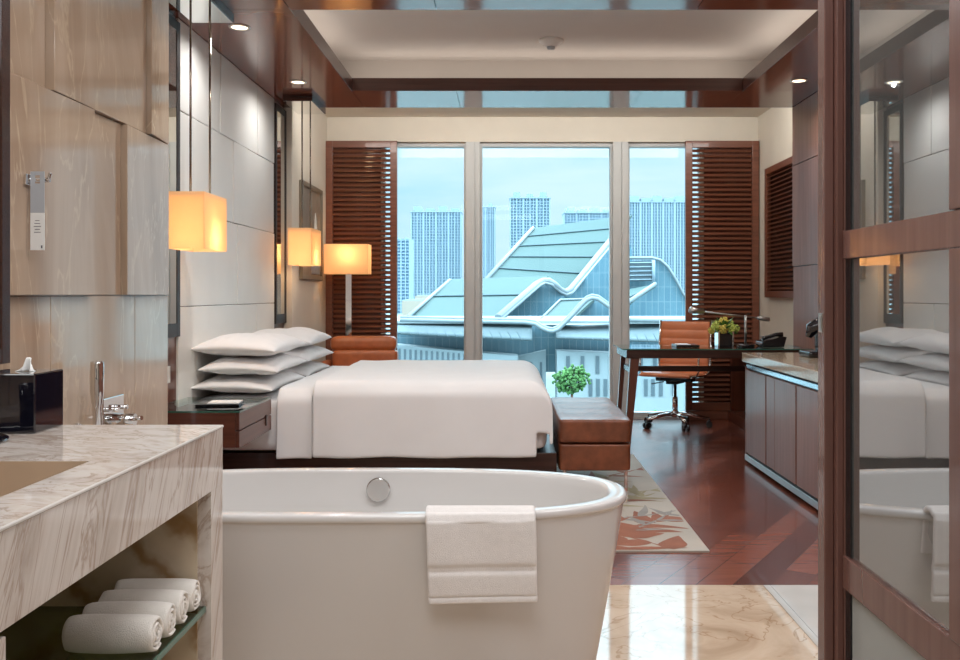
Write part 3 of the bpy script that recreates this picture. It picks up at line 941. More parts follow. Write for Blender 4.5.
box(b, -.11, .10, -.07, .07, 0, .009, mtx=mtx); link('folder', b, 'black', t, bevel=.001)
b = BM(); box(b, -.055, .095, -.062, .062, .0095, .016, mtx=mtx); link('pad', b, 'paper', t, bevel=.001)

# pendant lamps
def pendant(y, label):
    t = thing('pendant_lamp', label, 'pendant lamp', (-1.50, y, SOF), 'box shaded pendant lamps over the nightstands')
    b = BM(); box(b, -1.605, -1.39, y - .30, y + .18, SOF - .046, SOF - .001); cn = link('canopy', b, 'darkwood', t, bevel=.002)
    b = BM(); box(b, -1.60, -1.395, y - .295, y + .175, SOF - .0485, SOF - .0465); link('canopy_mirror', b, 'greymirror', cn)
    zt_ = H + .485; zb = H + .215
    for dy in (-.14, .14):
        b = BM(); tube(b, [(-1.50, y + dy, SOF - .0487), (-1.50, y + dy, zt_ - .02)], .0055, 10); link('rod', b, 'bronze', t)
    b = BM(); x0, x1, y0, y1 = -1.597, -1.425, y - .172, y + .172
    for a in ((x0, x1, y0, y0 + .003), (x0, x1, y1 - .003, y1), (x0, x0 + .003, y0 + .003, y1 - .003), (x1 - .003, x1, y0 + .003, y1 - .003)):
        box(b, *a, zb, zt_)
    sh = link('lamp_shade', b, 'shade', t)
    b = BM(); box(b, x0 + .004, x1 - .004, y0 + .004, y1 - .004, zt_ - .02, zt_ - .016); link('top_plate', b, 'smoke', sh)
    b = BM(); blob(b, (-1.5, y, (zt_ + zb) / 2), .035, 2); tube(b, [(-1.5, y, (zt_ + zb) / 2), (-1.5, y, zt_ - .02)], .012, 10)
    link('bulb', b, 'bulb', t)
    l = bpy.data.lights.new('pendant_light', 'POINT'); l.energy = 1.7; l.color = (1, .66, .36); l.shadow_soft_size = .04
    lo = bpy.data.objects.new('pendant_light', l); COL.objects.link(lo); lo.parent = t; lo.location = (0, 0, (zb + .05) - SOF)
pendant(4.42, 'orange glowing box pendant lamp nearest the camera, over the nightstand')
pendant(6.76, 'smaller looking glowing box pendant lamp beyond the pillows, hung over the far bedside')

# floor lamp
t = thing('floor_lamp', 'chrome floor lamp with a wide glowing rectangular shade behind the armchair', 'floor lamp', (-1.385, 7.93, 0))
b = BM(); box(b, -1.50, -1.27, 7.83, 8.03, 0, .02); link('base', b, 'chrome', t, bevel=.003)
b = BM(); box(b, -1.412, -1.358, 7.918, 7.942, .0205, 1.36); link('pole', b, 'chrome', t, bevel=.002)
b = BM(); x0, x1, y0, y1, zb, zt_ = -1.585, -1.20, 7.83, 8.02, 1.325, 1.585
for a in ((x0, x1, y0, y0 + .003), (x0, x1, y1 - .003, y1), (x0, x0 + .003, y0 + .003, y1 - .003), (x1 - .003, x1, y0 + .003, y1 - .003)):
    box(b, *a, zb, zt_)
link('lamp_shade', b, 'shade', t)
b = BM(); blob(b, (-1.385, 7.93, 1.43), .032, 2); link('bulb', b, 'bulb', t)
l = bpy.data.lights.new('floor_lamp_light', 'POINT'); l.energy = 2; l.color = (1, .66, .36); l.shadow_soft_size = .04
lo = bpy.data.objects.new('floor_lamp_light', l); COL.objects.link(lo); lo.parent = t; lo.location = (0, 0, 1.50)

# armchair
t = thing('armchair', 'tan leather armchair with a rolled back between bed and window', 'armchair', (-1.15, 7.3, 0))
b = BM(); rbox(b, -1.46, -.91, 7.44, 7.60, .675, .800, .05); link('headrest_roll', b, 'tan', t, smooth=True, subsurf=1)
b = BM(); rbox(b, -1.44, -.90, 7.43, 7.585, .40, .690, .04); link('backrest', b, 'tan', t, smooth=True, subsurf=1)
b = BM(); rbox(b, -1.42, -.92, 6.95, 7.45, .26, .42, .04); link('seat', b, 'tan', t, smooth=True, subsurf=1)
for x in (-1.50, -.86):
    b = BM(); rbox(b, x - .04 + .01, x + .04 + .01, 6.95, 7.58, .12, .60, .03); link('armrest', b, 'tan', t, smooth=True, subsurf=1)
b = BM(); box(b, -1.45, -.90, 6.97, 7.56, .10, .27); link('seat_frame', b, 'leather', t, bevel=.01)
for x in (-1.42, -.92):
    for y in (7.02, 7.52):
        b = BM(); tube(b, [(x, y, .001), (x, y, .10)], [.014, .02], 12); link('leg', b, 'chrome', t)

# rug
b = BM()
RX0, RX1, RY0, RY1 = -1.1, .905, 4.0, 6.4
box(b, RX0, RX1, RY0, RY1, 0.0005, .009, 0)
rz = .0092
def leaf(x, y, ang, L, W, mat, bend=.3, z=rz):
    n = 9; pts = []
    for sgn in (1, -1):
        rng = range(n) if sgn == 1 else range(n, 0, -1)
        for i in rng:
            u = i / n
            w = W * math.sin(PI * u ** .8) * sgn * (1 + .15 * math.sin(7 * u))
            px = u * L; py = w + bend * L * u * u
            pts.append((x + px * math.cos(ang) - py * math.sin(ang), y + px * math.sin(ang) + py * math.cos(ang), z))
    inside = [(min(max(p[0], RX0 + .01), RX1 - .012), min(max(p[1], RY0 + .012), RY1 - .01), p[2]) for p in pts]
    a = [b.verts.new(p) for p in inside]
    f = b.faces.new(a); f.material_index = mat
lv = random.Random(3)
cnt = 0
def branch(x, y, ang, n, step, mat, L, W):
    global cnt
    for i in range(n):
        cnt += 1
        s = 1 if i % 2 else -1
        leaf(x, y, ang + s * .65 + lv.uniform(-.15, .15), L * lv.uniform(.8, 1.15), W * lv.uniform(.8, 1.2), mat, s * .25, rz + cnt * .000005)
        cnt += 1
        leaf(x, y, ang, step * 1.15, .010, mat, .05, rz + cnt * .000005)
        x += math.cos(ang) * step; y += math.sin(ang) * step; ang += .10
for (x, y, a, n, st, mt, L, W) in ((-.2, 4.06, .12, 9, .14, 1, .26, .050), (.75, 4.02, 2.2, 6, .13, 1, .22, .055), (.1, 4.30, .1, 6, .14, 1, .24, .030), (.30, 4.52, .15, 5, .13, 3, .24, .020),
                                 (.2, 4.75, .3, 6, .13, 2, .24, .022), (.35, 5.05, .2, 5, .13, 2, .22, .02), (.4, 5.5, .5, 5, .14, 1, .22, .03), (-.8, 4.1, .5, 7, .15, 2, .24, .04),
                                 (-.9, 4.5, .2, 8, .15, 1, .22, .04), (-.6, 4.8, .2, 7, .15, 3, .2, .03), (.45, 6.0, .6, 4, .13, 2, .2, .03), (.6, 4.35, .8, 4, .12, 3, .18, .018), (.62, 6.5, .9, 3, .12, 1, .2, .03)):
    branch(x, y, a, n, st, mt, L, W)
for (x, y, a, n, st, mt, L, W) in ((.0, 4.16, .35, 6, .13, 1, .26, .045), (.42, 4.03, .9, 4, .12, 1, .24, .06), (.15, 4.62, .5, 5, .14, 1, .22, .028), (.5, 4.85, .7, 4, .12, 2, .24, .028), (.3, 5.3, .6, 4, .13, 2, .24, .03)):
    branch(x, y, a, n, st, mt, L, W)
for k in range(3): leaf(.0 + k * .26, 4.035, 0.02, .30, .022, 1, .02, rz + .0015 + k * .0001)
o = link('area_rug', b, ['rug', 'rugrust', 'rugolive', 'ruggrey']); tag(o, 'ivory area rug with rust and olive leaf sprays under the bed and bench', 'rug')

# ---------------------------------------------------------------- desk
t = thing('writing_desk', 'dark mahogany desk with a glass top and slanted legs by the window', 'desk', (1.5, 6.7, 0))
DX0, DX1, DY0, DY1 = .862, 2.195, 6.43, 7.0
b = BM(); box(b, DX0, DX1, DY0, DY1, .690, .750); link('desktop', b, 'darkwood', t, bevel=.002)
b = BM(); box(b, DX0 - .03, DX1, DY0 - .004, DY1, .7503, .757); gt = link('glass_top', b, 'topglass', t)
b = BM(); box(b, DX0 - .03, DX1, DY0 - .0062, DY0 - .0042, .7503, .7575); link('glass_edge', b, 'glassedge', gt)
b = BM(); box(b, .93, DX1, DY0 + .25, DY0 + .28, .575, .615); link('stretcher', b, 'darkwood', t, bevel=.002)
for y, mt, w_ in ((DY0 + .03, 'wood', 0), (DY1 - .03, 'wood', .028)):
    b = BM()
    prism(b, [(.89, y - .02, .6895), (.955 - w_, y - .02, .6895), (.885 - w_ * .5, y - .02, 0.0), (.845, y - .02, 0.0)], (0, .04, 0))
    link('leg', b, mt, t, bevel=.002)
b = BM(); box(b, .902, .935, DY0 + .05, DY1 - .05, .575, .615); link('rail', b, 'darkwood', t, bevel=.002)
b = BM(); box(b, 2.15, 2.19, DY0 + .02, DY1 - .02, 0, .6895); link('end_panel', b, 'wood', t, bevel=.002)

t = thing('return_cabinet', 'open reddish wood cabinet under the right end of the desk against the wall', 'cabinet', (2.18, 7.6, 0))
b = BM(); x0, x1, y0, y1 = 2.04, XRB - .002, 7.03, 8.19
box(b, x0, x1, y0, y1, .66, .70); box(b, x0, x1, y0, y0 + .03, .09, .66); box(b, x0, x1, y1 - .03, y1, .09, .66)
box(b, x1 - .02, x1, y0 + .03, y1 - .03, .09, .66); box(b, x0 - .02, x1, y0 - .02, y1, 0, .09)
link('case', b, 'wood', t, bevel=.002)
b = BM(); box(b, x0 + .005, x1 - .021, 7.6, 7.63, .09, .66); box(b, x0 + .01, x1 - .021, y0 + .031, 7.599, .36, .38); link('shelf', b, 'darkwood', t)

# desk chair (local coordinates: faces -Y)
t = thing('desk_chair', 'orange ribbed leather swivel chair with a chrome star base behind the desk', 'office chair', (1.465, 7.80, 0), rz=math.radians(-31))
def lk(name, b, m, **k): return link(name, b, m, t, local=True, **k)
b = BM()
for k in range(5):
    a = 2 * PI * k / 5 + .35
    e = Vector((math.cos(a), math.sin(a), 0))
    tube(b, [e * .02 + Vector((0, 0, .115)), e * .12 + Vector((0, 0, .108)), e * .29 + Vector((0, 0, .078))], [.020, .017, .012], 10)
lathe(b, [(.03, .085), (.032, .13), (.022, .15)], 0, 0, 20)
lk('star_base', b, 'chrome')
for k in range(5):
    a = 2 * PI * k / 5 + .35
    b = BM(); c = Vector((math.cos(a) * .29, math.sin(a) * .29, .028)); n = Vector((-math.sin(a), math.cos(a), 0))
    for s in (-1, 1): disc_tube(b, c + n * (s * .010), n * s, .0275, .018, 20)
    tube(b, [c + Vector((0, 0, .002)), c + Vector((0, 0, .05))], .007, 8)
    lk('caster', b, 'black')
b = BM(); lathe(b, [(.024, .15), (.024, .26), (.014, .262), (.014, .40)], 0, 0, 20); lk('gas_lift', b, 'chrome')
b = BM(); box(b, -.16, .16, -.05, .06, .395, .425); box(b, -.05, .05, -.09, .09, .375, .40)
tube(b, [(-.10, 0, .385), (-.21, -.02, .362)], .005, 8); lk('tilt_mechanism', b, 'black', bevel=.004)
def ribs(x0, x1, path, nrib, th, mat, name):
    # path: list of (y,z) ; cushion of thickness th along path with shallow ribs
    b = BM()
    pts = []
    segs = 64
    Ls = [0]
    for a, c in zip(path, path[1:]): Ls.append(Ls[-1] + math.dist(a, c))
    def at(s):
        for i in range(len(path) - 1):
            if s <= Ls[i + 1] + 1e-9:
                u = (s - Ls[i]) / (Ls[i + 1] - Ls[i]); return Vector((0, path[i][0] + (path[i + 1][0] - path[i][0]) * u, path[i][1] + (path[i + 1][1] - path[i][1]) * u))
        return Vector((0, *path[-1]))
    A = []; B_ = []
    for i in range(segs + 1):
        s = Ls[-1] * i / segs
        p = at(s); q = at(min(s + .01, Ls[-1])) - at(max(s - .01, 0)); q.normalize()
        n = Vector((0, -q.z, q.y))
        h = th * (.35 + .65 * abs(math.sin(PI * nrib * i / segs)) ** .5)
        ra = [(x0, 0.35), (x0 + .012, .8), (x0 + .035, 1), ((x0 + x1) / 2, 1.0), (x1 - .035, 1), (x1 - .012, .8), (x1, .35)]
        A.append([b.verts.new(p + n * h * .5 * k + Vector((x, 0, 0))) for x, k in ra])
        B_.append([b.verts.new(p - n * h * .5 * k + Vector((x, 0, 0))) for x, k in ra])
    m = len(A[0])
    for i in range(segs):
        for j in range(m - 1):
            b.faces.new((A[i][j], A[i][j + 1], A[i + 1][j + 1], A[i + 1][j])); b.faces.new((B_[i][j], B_[i + 1][j], B_[i + 1][j + 1], B_[i][j + 1]))
        b.faces.new((A[i][0], A[i + 1][0], B_[i + 1][0], B_[i][0])); b.faces.new((A[i][-1], B_[i][-1], B_[i + 1][-1], A[i + 1][-1]))
    for i in (0, segs):
        for j in range(m - 1): b.faces.new((A[i][j], B_[i][j], B_[i][j + 1], A[i][j + 1]))
    lk(name, b, mat, smooth=True)
ribs(-.225, .225, [(-.27, .455), (-.24, .468), (-.10, .462), (.08, .452), (.17, .455)], 7, .034, 'orange', 'seat')
ribs(-.225, .225, [(.175, .465), (.21, .50), (.225, .58), (.23, .70), (.245, .80), (.262, .905)], 6, .03, 'orange', 'backrest')
for s in (-1, 1):
    b = BM(); x = s * .236
    tube(b, [(x, -.26, .455), (x, -.1, .452), (x, .12, .445), (x, .19, .47), (x, .228, .52), (x, .236, .70), (x, .27, .915)], .008, 10)
    sf = lk('side_frame', b, 'chrome')
    b = BM(); x2 = s * .262
    tube(b, [(x, -.14, .452), (x2, -.15, .50), (x2, -.15, .60), (x2, -.12, .64), (x2, .12, .645), (x2, .20, .62), (x, .232, .60)], .009, 10)
    lk('armrest', b, 'chrome')

# desk objects
ZD = .7575
t = thing('flower_vase', 'low black vase of lime and yellow blooms on the desk glass', 'flowers', (1.63, 6.72, ZD))
b = BM(); x0, x1, y0, y1 = 1.575, 1.685, 6.665, 6.775
prism(b, [(x0 + .012, y0 + .012, ZD + .0005), (x1 - .012, y0 + .012, ZD + .0005), (x1 - .012, y1 - .012, ZD + .0005), (x0 + .012, y1 - .012, ZD + .0005)], (0, 0, .11)); link('vase_body', b, 'black', t, bevel=.003)
for xx in (x0 - .004, x1 - .008):
    b = BM(); box(b, xx, xx + .012, y0, y1, ZD + .0005, ZD + .118); link('side_plate', b, 'chrome', t, bevel=.001)
rf = random.Random(5)
for k, (dx, dy, dz, r) in enumerate(((-.07, -.02, .15, .034), (-.02, -.05, .135, .036), (.045, -.045, .14, .034), (.085, 0, .135, .030), (.0, .01, .185, .036), (-.05, .04, .165, .03), (.05, .04, .17, .032), (-.095, .0, .12, .026))):
    b = BM(); c = Vector((1.63 + dx, 6.72 + dy, ZD + dz))
    for q in range(34):
        v = Vector((rf.gauss(0, 1), rf.gauss(0, 1), rf.gauss(0, 1))).normalized()
        blob(b, c + v * r * .85, r * .27, 1, mat=0)
    blob(b, c, r * .8, 1)
    link('bloom', b, 'bloomy' if k % 3 == 1 else 'bloom', t, smooth=True)
b = BM()
for k in range(44):
    a = rf.uniform(0, 2 * PI); el = rf.uniform(-.3, 1.2)
    c = Vector((1.63, 6.72, ZD + .12))
    dvec = Vector((math.cos(a) * math.cos(el), math.sin(a) * math.cos(el), math.sin(el)))
    L = rf.uniform(.085, .135); side = dvec.cross(Vector((0, 0, 1))).normalized() * .013
    p0 = c + dvec * .03; p1 = c + dvec * L * .6 + Vector((0, 0, .01)); p2 = c + dvec * L
    up = side.cross(dvec).normalized() * .002
    vs = [b.verts.new(p) for p in (p0, p1 + side, p2, p1 - side, p1 + up)]
    for i_, j_ in ((0, 1), (1, 2), (2, 3), (3, 0)): b.faces.new((vs[i_], vs[j_], vs[4]))
    b.faces.new((vs[0], vs[3], vs[2], vs[1]))
link('foliage', b, 'green', t)

t = thing('desk_lamp', 'chrome balance arm desk lamp standing on the right of the desk', 'desk lamp', (1.80, 6.76, ZD))
b = BM(); lathe(b, [(.065, ZD + .0003), (.065, ZD + .012), (.06, ZD + .016), (.0, ZD + .017)], 1.80, 6.76, 32); link('base', b, 'black', t)
b = BM(); tube(b, [(1.80, 6.76, ZD + .017), (1.80, 6.76, .99)], .009, 14); link('post', b, 'satin', t)
b = BM(); tube(b, [(1.42, 6.76, 1.024), (1.93, 6.76, .966)], .006, 12); link('arm', b, 'satin', t)
b = BM(); tube(b, [(1.89, 6.76, .9695), (1.905, 6.76, .968), (1.975, 6.76, .958), (1.982, 6.76, .957)], [.010, .016, .016, .008], 14); link('counterweight', b, 'satin', t)
b = BM(); tube(b, [(1.375, 6.76, 1.032), (1.385, 6.76, 1.030), (1.42, 6.76, 1.024), (1.49, 6.76, 1.018)], [.018, .026, .024, .012], 18); link('lamp_head', b, 'satin', t)
t = thing('desk_phone', 'black desk telephone with a raised keypad at the right end of the desk', 'telephone', (1.93, 6.72, ZD))
b = BM(); prism(b, [(1.90, 6.63, ZD + .001), (2.05, 6.63, ZD + .001), (2.07, 6.63, ZD + .075), (2.04, 6.63, ZD + .08), (1.89, 6.63, ZD + .04), (1.885, 6.63, ZD + .02)], (0, .18, 0)); pb = link('phone_body', b, 'black', t, bevel=.004)
b = BM(); tube(b, [(1.895, 6.67, ZD + .060), (1.92, 6.67, ZD + .068), (2.0, 6.67, ZD + .092), (2.05, 6.67, ZD + .092)], [.018, .014, .014, .019], 12); link('handset', b, 'black', t)
b = BM()
for i in range(4):
    for j in range(3):
        x = 1.92 + i * .03; z = ZD + .047 + i * .0068
        box(b, x, x + .02, 6.70 + j * .03, 6.72 + j * .03, z, z + .006)
link('keypad', b, 'inkgrey', pb)
t = thing('leather_folder', 'closed dark folder lying on the desk in front of the chair', 'folder', (1.34, 6.66, ZD))
b = BM(); box(b, 1.25, 1.42, 6.60, 6.80, ZD + .0005, ZD + .018); link('cover', b, 'black', t, bevel=.002)
b = BM(); box(b, 1.27, 1.36, 6.62, 6.78, ZD + .0183, ZD + .021); link('note_sheet', b, 'paper', t)
t = thing('remote_control', 'black remote control lying between the vase and telephone', 'remote control', (1.73, 6.58, ZD))
b = BM(); box(b, 1.70, 1.745, 6.50, 6.66, ZD + .0005, ZD + .022); rb = link('remote_body', b, 'black', t, bevel=.004)
b = BM()
for j in range(5): box(b, 1.712, 1.734, 6.52 + j * .025, 6.532 + j * .025, ZD + .0222, ZD + .024)
link('buttons', b, 'inkgrey', rb)

# ---------------------------------------------------------------- minibar cabinet
t = thing('minibar_cabinet', 'long low brown cabinet along the right wall with a steel plinth', 'cabinet', (1.9, 5.0, 0))
KX0, KX1, KY0, KY1 = 1.632, XR - .001, 3.65, 6.12
b = BM(); box(b, KX0 + .022, KX1, KY0, KY1 - .003, .055, .655); link('carcass', b, 'black', t)
b = BM(); box(b, KX0, KX1, KY1 - .002, KY1 + .018, .06, .655); link('end_panel', b, 'cabwood', t, bevel=.001)
for y0, y1 in ((5.66, 6.116), (5.07, 5.47), (4.55, 5.06), (4.10, 4.54), (3.655, 4.09)):
    b = BM(); box(b, KX0, KX0 + .021, y0 + .006, y1 - .006, .075, .635); link('cabinet_door', b, 'cabwood', t, bevel=.001)
b = BM(); box(b, KX0 + .002, KX0 + .021, 5.477, 5.648, .075, .635); link('pilaster', b, 'cabwood', t, bevel=.001)
b = BM(); box(b, KX0 - .004, KX0 + .018, KY0, KY1 + .017, .022, .062); link('steel_plinth', b, 'satin', t, bevel=.002)
for yy in (3.8, 4.6, 5.4, 6.02):
    b = BM(); box(b, KX0 + .03, KX0 + .09, yy, yy + .05, 0.0, .054); link('foot', b, 'black', t)
b = BM(); box(b, KX0 + .004, KX0 + .021, KY0, KY1, .648, .672); link('grip_rail', b, 'bluestrip', t)
b = BM(); box(b, KX0 - .02, KX1, KY0 - .02, KY1 + .03, .69, .75)
o = link('granite_worktop', b, 'granite', bevel=.004); tag(o, 'speckled beige granite worktop on the long brown cabinet', 'worktop')
b = BM(); box(b, KX0 + .03, KX1, KY0, KY1, .6555, .6895); link('top_rail', b, 'darkwood', t)

t = thing('coffee_machine', 'black capsule coffee machine at the right end of the granite worktop', 'coffee machine', (1.99, 5.75, .75))
b = BM(); rbox(b, 1.895, 2.08, 5.62, 5.84, .7505, .790, .015); link('drip_base', b, 'black', t, smooth=True)
b = BM(); rbox(b, 1.985, 2.11, 5.65, 5.81, .785, .945, .025); link('body', b, 'black', t, smooth=True)
b = BM()
tube(b, [(2.04, 5.74, .925), (1.99, 5.74, .955), (1.95, 5.74, .930), (1.930, 5.74, .875)], [.045, .050, .042, .020], 16); link('brew_head', b, 'blackgloss', t)
b = BM(); tube(b, [(1.98, 5.74, .975), (2.05, 5.74, .985)], .006, 10); link('lever', b, 'chrome', t)

# ---------------------------------------------------------------- ceiling fittings
t = thing('smoke_detector', 'white smoke detector on the recessed ceiling', 'smoke detector', (.31, 6.2, ZC))
b = BM(); lathe(b, [(.085, ZC - .0005), (.085, ZC - .012), (.07, ZC - .022), (.05, ZC - .028), (.042, ZC - .045), (.0, ZC - .047)], .31, 6.2, 32); link('detector_body', b, 'smoke', t)
b = BM(); lathe(b, [(.028, ZC - .0475), (.026, ZC - .062), (.0, ZC - .064)], .31, 6.2, 20); link('sensor_cap', b, 'inkgrey', t)

def downlight(x, y, label, en=36, z=SOF, size=165, r=.045, grp='recessed ceiling downlights'):
    t = thing('downlight', label, 'ceiling light', (x, y, z), grp)
    b = BM(); lathe(b, [(r + .012, z - .0005), (r + .012, z - .004), (r, z - .006), (r - .002, z - .003), (r - .002, z - .0005)], x, y, 28, caps=False); link('trim_ring', b, 'satin', t)
    b = BM(); lathe(b, [(r - .003, z - .0015), (r - .003, z - .0025)], x, y, 28); link('lamp_disc', b, 'lamp', t)
    l = bpy.data.lights.new('downlight_lamp', 'SPOT'); l.energy = en; l.color = (1, .98, .96); l.spot_size = math.radians(size); l.spot_blend = 1; l.shadow_soft_size = .012
    lo = bpy.data.objects.new('downlight_lamp', l); COL.objects.link(lo); lo.parent = t; lo.location = (0, 0, -.02)
downlight(-1.43, 4.83, 'recessed downlight in the brown soffit above the pillows, nearest the first pendant', 12)
downlight(-1.405, 6.08, 'recessed downlight in the brown soffit just before the far pendant canopy', 12)
downlight(1.965, 6.04, 'recessed downlight in the soffit at the right above the long cabinet', 22)
downlight(-.9, 4.05, 'added fill downlight, out of view, in the soffit at the left before the bed')  # this and the next two are unseen lamps added as fill
downlight(.3, 4.05, 'added fill downlight, out of view, in the soffit on the middle of the room')
downlight(1.3, 4.05, 'added fill downlight, out of view, in the soffit at the right before the long cabinet')
# added fill panels on the bathroom ceiling, out of frame, to light the front
def fill_panel(x, y, sx, sy, en, lab, z=SOF):
    t = thing('fill_light_panel', lab, 'ceiling light', (x, y, z), 'added fill light panels of the bathroom')
    b = BM(); box(b, x - sx / 2 - .02, x + sx / 2 + .02, y - sy / 2 - .02, y + sy / 2 + .02, z - .012, z - .001); link('frame', b, 'smoke', t)
    b = BM(); box(b, x - sx / 2, x + sx / 2, y - sy / 2, y + sy / 2, z - .014, z - .0125); link('diffuser', b, 'paper', t)
    l = bpy.data.lights.new('fill_panel_lamp', 'AREA'); l.shape = 'RECTANGLE'; l.size = sx; l.size_y = sy; l.energy = en; l.color = (.97, .98, 1)
    lo = bpy.data.objects.new('fill_panel_lamp', l); COL.objects.link(lo); lo.parent = t; lo.location = (0, 0, -.02)
fill_panel(-.3, 2.0, .9, .9, 14, 'added square fill light panel above the bathtub, out of view')
fill_panel(-.1, .2, 1.2, 1.2, 23, 'added square fill light panel above the vanity aisle, out of view')
fill_panel(1.4, 1.8, .8, .8, 16, 'added square fill light panel behind the glass door, out of view')
# added fill lights in the coffer recess, with no visible source
def cove(x, y, sx, sy, en):
    l = bpy.data.lights.new('cove_fill_light', 'AREA'); l.shape = 'RECTANGLE'; l.size = sx; l.size_y = sy; l.energy = en; l.color = (1, .90, .80)
    lo = bpy.data.objects.new('cove_fill_light', l); COL.objects.link(lo); lo.location = (x, y, SOF + .07); lo.rotation_euler = (PI, 0, 0)
cove(.3, 6.56, 2.9, .08, 2.2); cove(.3, 4.36, 2.9, .08, 2.2); cove(-1.24, 5.45, .08, 1.8, 1.5); cove(1.82, 5.45, .08, 1.8, 1.5)

# added strip light hidden behind the soffit edge to brighten the window end
l = bpy.data.lights.new('curtain_recess_fill', 'AREA'); l.shape = 'RECTANGLE'; l.size = 3.6; l.size_y = .10; l.energy = 18; l.color = (1, .96, .91)
lo = bpy.data.objects.new('curtain_recess_fill', l); COL.objects.link(lo); lo.location = (.33, YS + .03, CST - .09); lo.rotation_euler = (math.radians(65), 0, 0)

# ---------------------------------------------------------------- outside
b = BM(); box(b, -900, 900, 30, 2500, -16, -14); o = link('city_ground', b, 'ground'); o['kind'] = 'structure'

def tower(x0, x1, ytop, Y, label, win='towerwin', crown=True, bays=4, ybot=None):
    k = F / Y
    X0, X1 = (x0 - 506) / k, (x1 - 506) / k; zt_ = H + (294 - ytop) / k
    t = thing('apartment_tower', label, 'building', ((X0 + X1) / 2, Y + 12, -14), 'distant apartment towers')
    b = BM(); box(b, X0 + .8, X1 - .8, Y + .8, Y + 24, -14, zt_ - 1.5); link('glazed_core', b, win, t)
    b = BM(); z = -12
    while z < zt_ - 2: box(b, X0, X1, Y, Y + 24.5, z, z + .9); z += 2.6
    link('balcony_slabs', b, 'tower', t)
    b = BM(); n = bays * 4 + 1; w = (X1 - X0)
    for i in range(n):
        xc = X0 + w * i / (n - 1); ww = .35 if i % 2 else (.9 if i % 4 == 0 else .5)
        box(b, max(X0 - .2, xc - ww), min(X1 + .2, xc + ww), Y - .6, Y + 24.8, -14, zt_ - (0 if i % 2 else 1.2))
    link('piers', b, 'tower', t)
    if crown:
        b = BM()
        for i in range(bays):
            xc = X0 + w * (i + .5) / bays
            box(b, xc - w * .08, xc + w * .08, Y + 1, Y + 20, zt_ - 1.5, zt_ + (3.5 if i % 2 == 0 else 1.8))
        box(b, X0 - .6, X1 + .6, Y - 1, Y + 25, zt_ - 2.2, zt_ - 1.2)
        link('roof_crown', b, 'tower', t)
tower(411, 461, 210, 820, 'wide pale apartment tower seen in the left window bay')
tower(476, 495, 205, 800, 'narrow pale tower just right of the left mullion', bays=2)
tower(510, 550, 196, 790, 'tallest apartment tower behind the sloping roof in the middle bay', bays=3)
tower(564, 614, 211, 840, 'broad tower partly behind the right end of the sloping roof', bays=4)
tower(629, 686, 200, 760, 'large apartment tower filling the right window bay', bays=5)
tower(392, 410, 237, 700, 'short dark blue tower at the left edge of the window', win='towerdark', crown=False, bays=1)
for x0, x1, y0, Y, lab in ((402, 428, 301, 400, 'low beige block at the foot of the left towers'), (415, 440, 296, 520, 'small beige block behind the low one'), (486, 499, 272, 900, 'small distant block beside the narrow tower')):
    a = pix(x0, y0, Y); c = pix(x1, y0, Y)
    t = thing('low_block', lab, 'building', ((a.x + c.x) / 2, Y, -14))
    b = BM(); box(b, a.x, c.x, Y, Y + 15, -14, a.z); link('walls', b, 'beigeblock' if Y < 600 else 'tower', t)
    b = BM(); box(b, a.x + 1, c.x - 1, Y + 1, Y + 14, a.z, a.z + .8); link('roof', b, 'extwall', t)

hall = thing('glass_roofed_hall', 'large hall with sloping sheet roofs, white wavy edges and a pale slit window facade', 'building', (5, 115, -14))
def roof(pts, seams, name='roof_slab', thick=-.6):
    """pts: near-left, near-right, far-right, far-left as (x, y, Y)"""
    P = [pix(*p) for p in pts]
    b = BM(); n = 12; g = []
    def at(u, v): return P[0].lerp(P[1], u).lerp(P[3].lerp(P[2], u), v)
    for a in range(n + 1): g.append([b.verts.new(at(a / n, c / n)) for c in range(n + 1)])
    for a in range(n):
        for c in range(n): b.faces.new((g[a][c], g[a + 1][c], g[a + 1][c + 1], g[a][c + 1]))
    o = link(name, b, 'roofglass', hall); md = o.modifiers.new('solid', 'SOLIDIFY'); md.thickness = .4; md.offset = -1 if o.data.polygons[0].normal.z > 0 else 1
    b = BM()
    for s in range(1, seams + 1):
        v = s / (seams + 1)
        tube(b, [at(u / 10, v) + Vector((0, -.05, .12)) for u in range(11)], .13, 6)
    if seams: link('roof_seams', b, 'roofseam', o)
    else: b.free()
    return P
R1 = roof([(404, 319, 112), (500, 319, 112), (548, 276, 136), (452, 279, 136)], 1)
R2 = roof([(485, 281, 138), (566, 292, 138), (632, 215, 168), (533, 228, 168)], 4)
R3 = roof([(541, 319, 112), (572, 319, 112), (594, 299, 126), (562, 300, 126)], 0)
R4 = roof([(613, 319, 116), (630, 300, 116), (656, 284, 128), (614, 292, 128)], 1)
def edge(pts, r=.32, name='roof_edge'):
    b = BM(); tube(b, [pix(*p) for p in pts], r, 8); link(name, b, 'fasciawhite', hall)
edge([(408, 317, 111.5), (450, 280, 135.5)], .25)
edge([(485, 281, 137.5), (533, 228, 167)], .35)
edge([(498, 318, 111), (537, 284, 128), (543, 281, 130), (549, 281, 130), (555, 285, 130), (560, 290, 131), (565, 292.5, 132), (570, 290, 133), (575, 284, 137), (621, 227, 165)], .5)
edge([(500, 320, 110.5), (539, 286, 127.5), (545, 283, 129.5), (552, 285, 129.5), (560, 292, 130.5), (566, 295, 131.5), (572, 293, 132.5), (578, 286, 136), (623, 231, 164)], .22)
edge([(541, 319, 111.5), (560, 300, 125), (590, 299, 125.5)], .18)
edge([(627, 303, 115), (655, 284, 127)], .3)
wave = [(400, 320), (450, 321), (500, 322), (525, 322.5), (535, 324), (541, 328), (548, 331), (553, 331.5), (559, 329), (565, 323), (572, 316), (580, 307), (587, 300), (592, 298), (598, 299), (605, 304), (612, 309), (618, 313), (625, 316)]
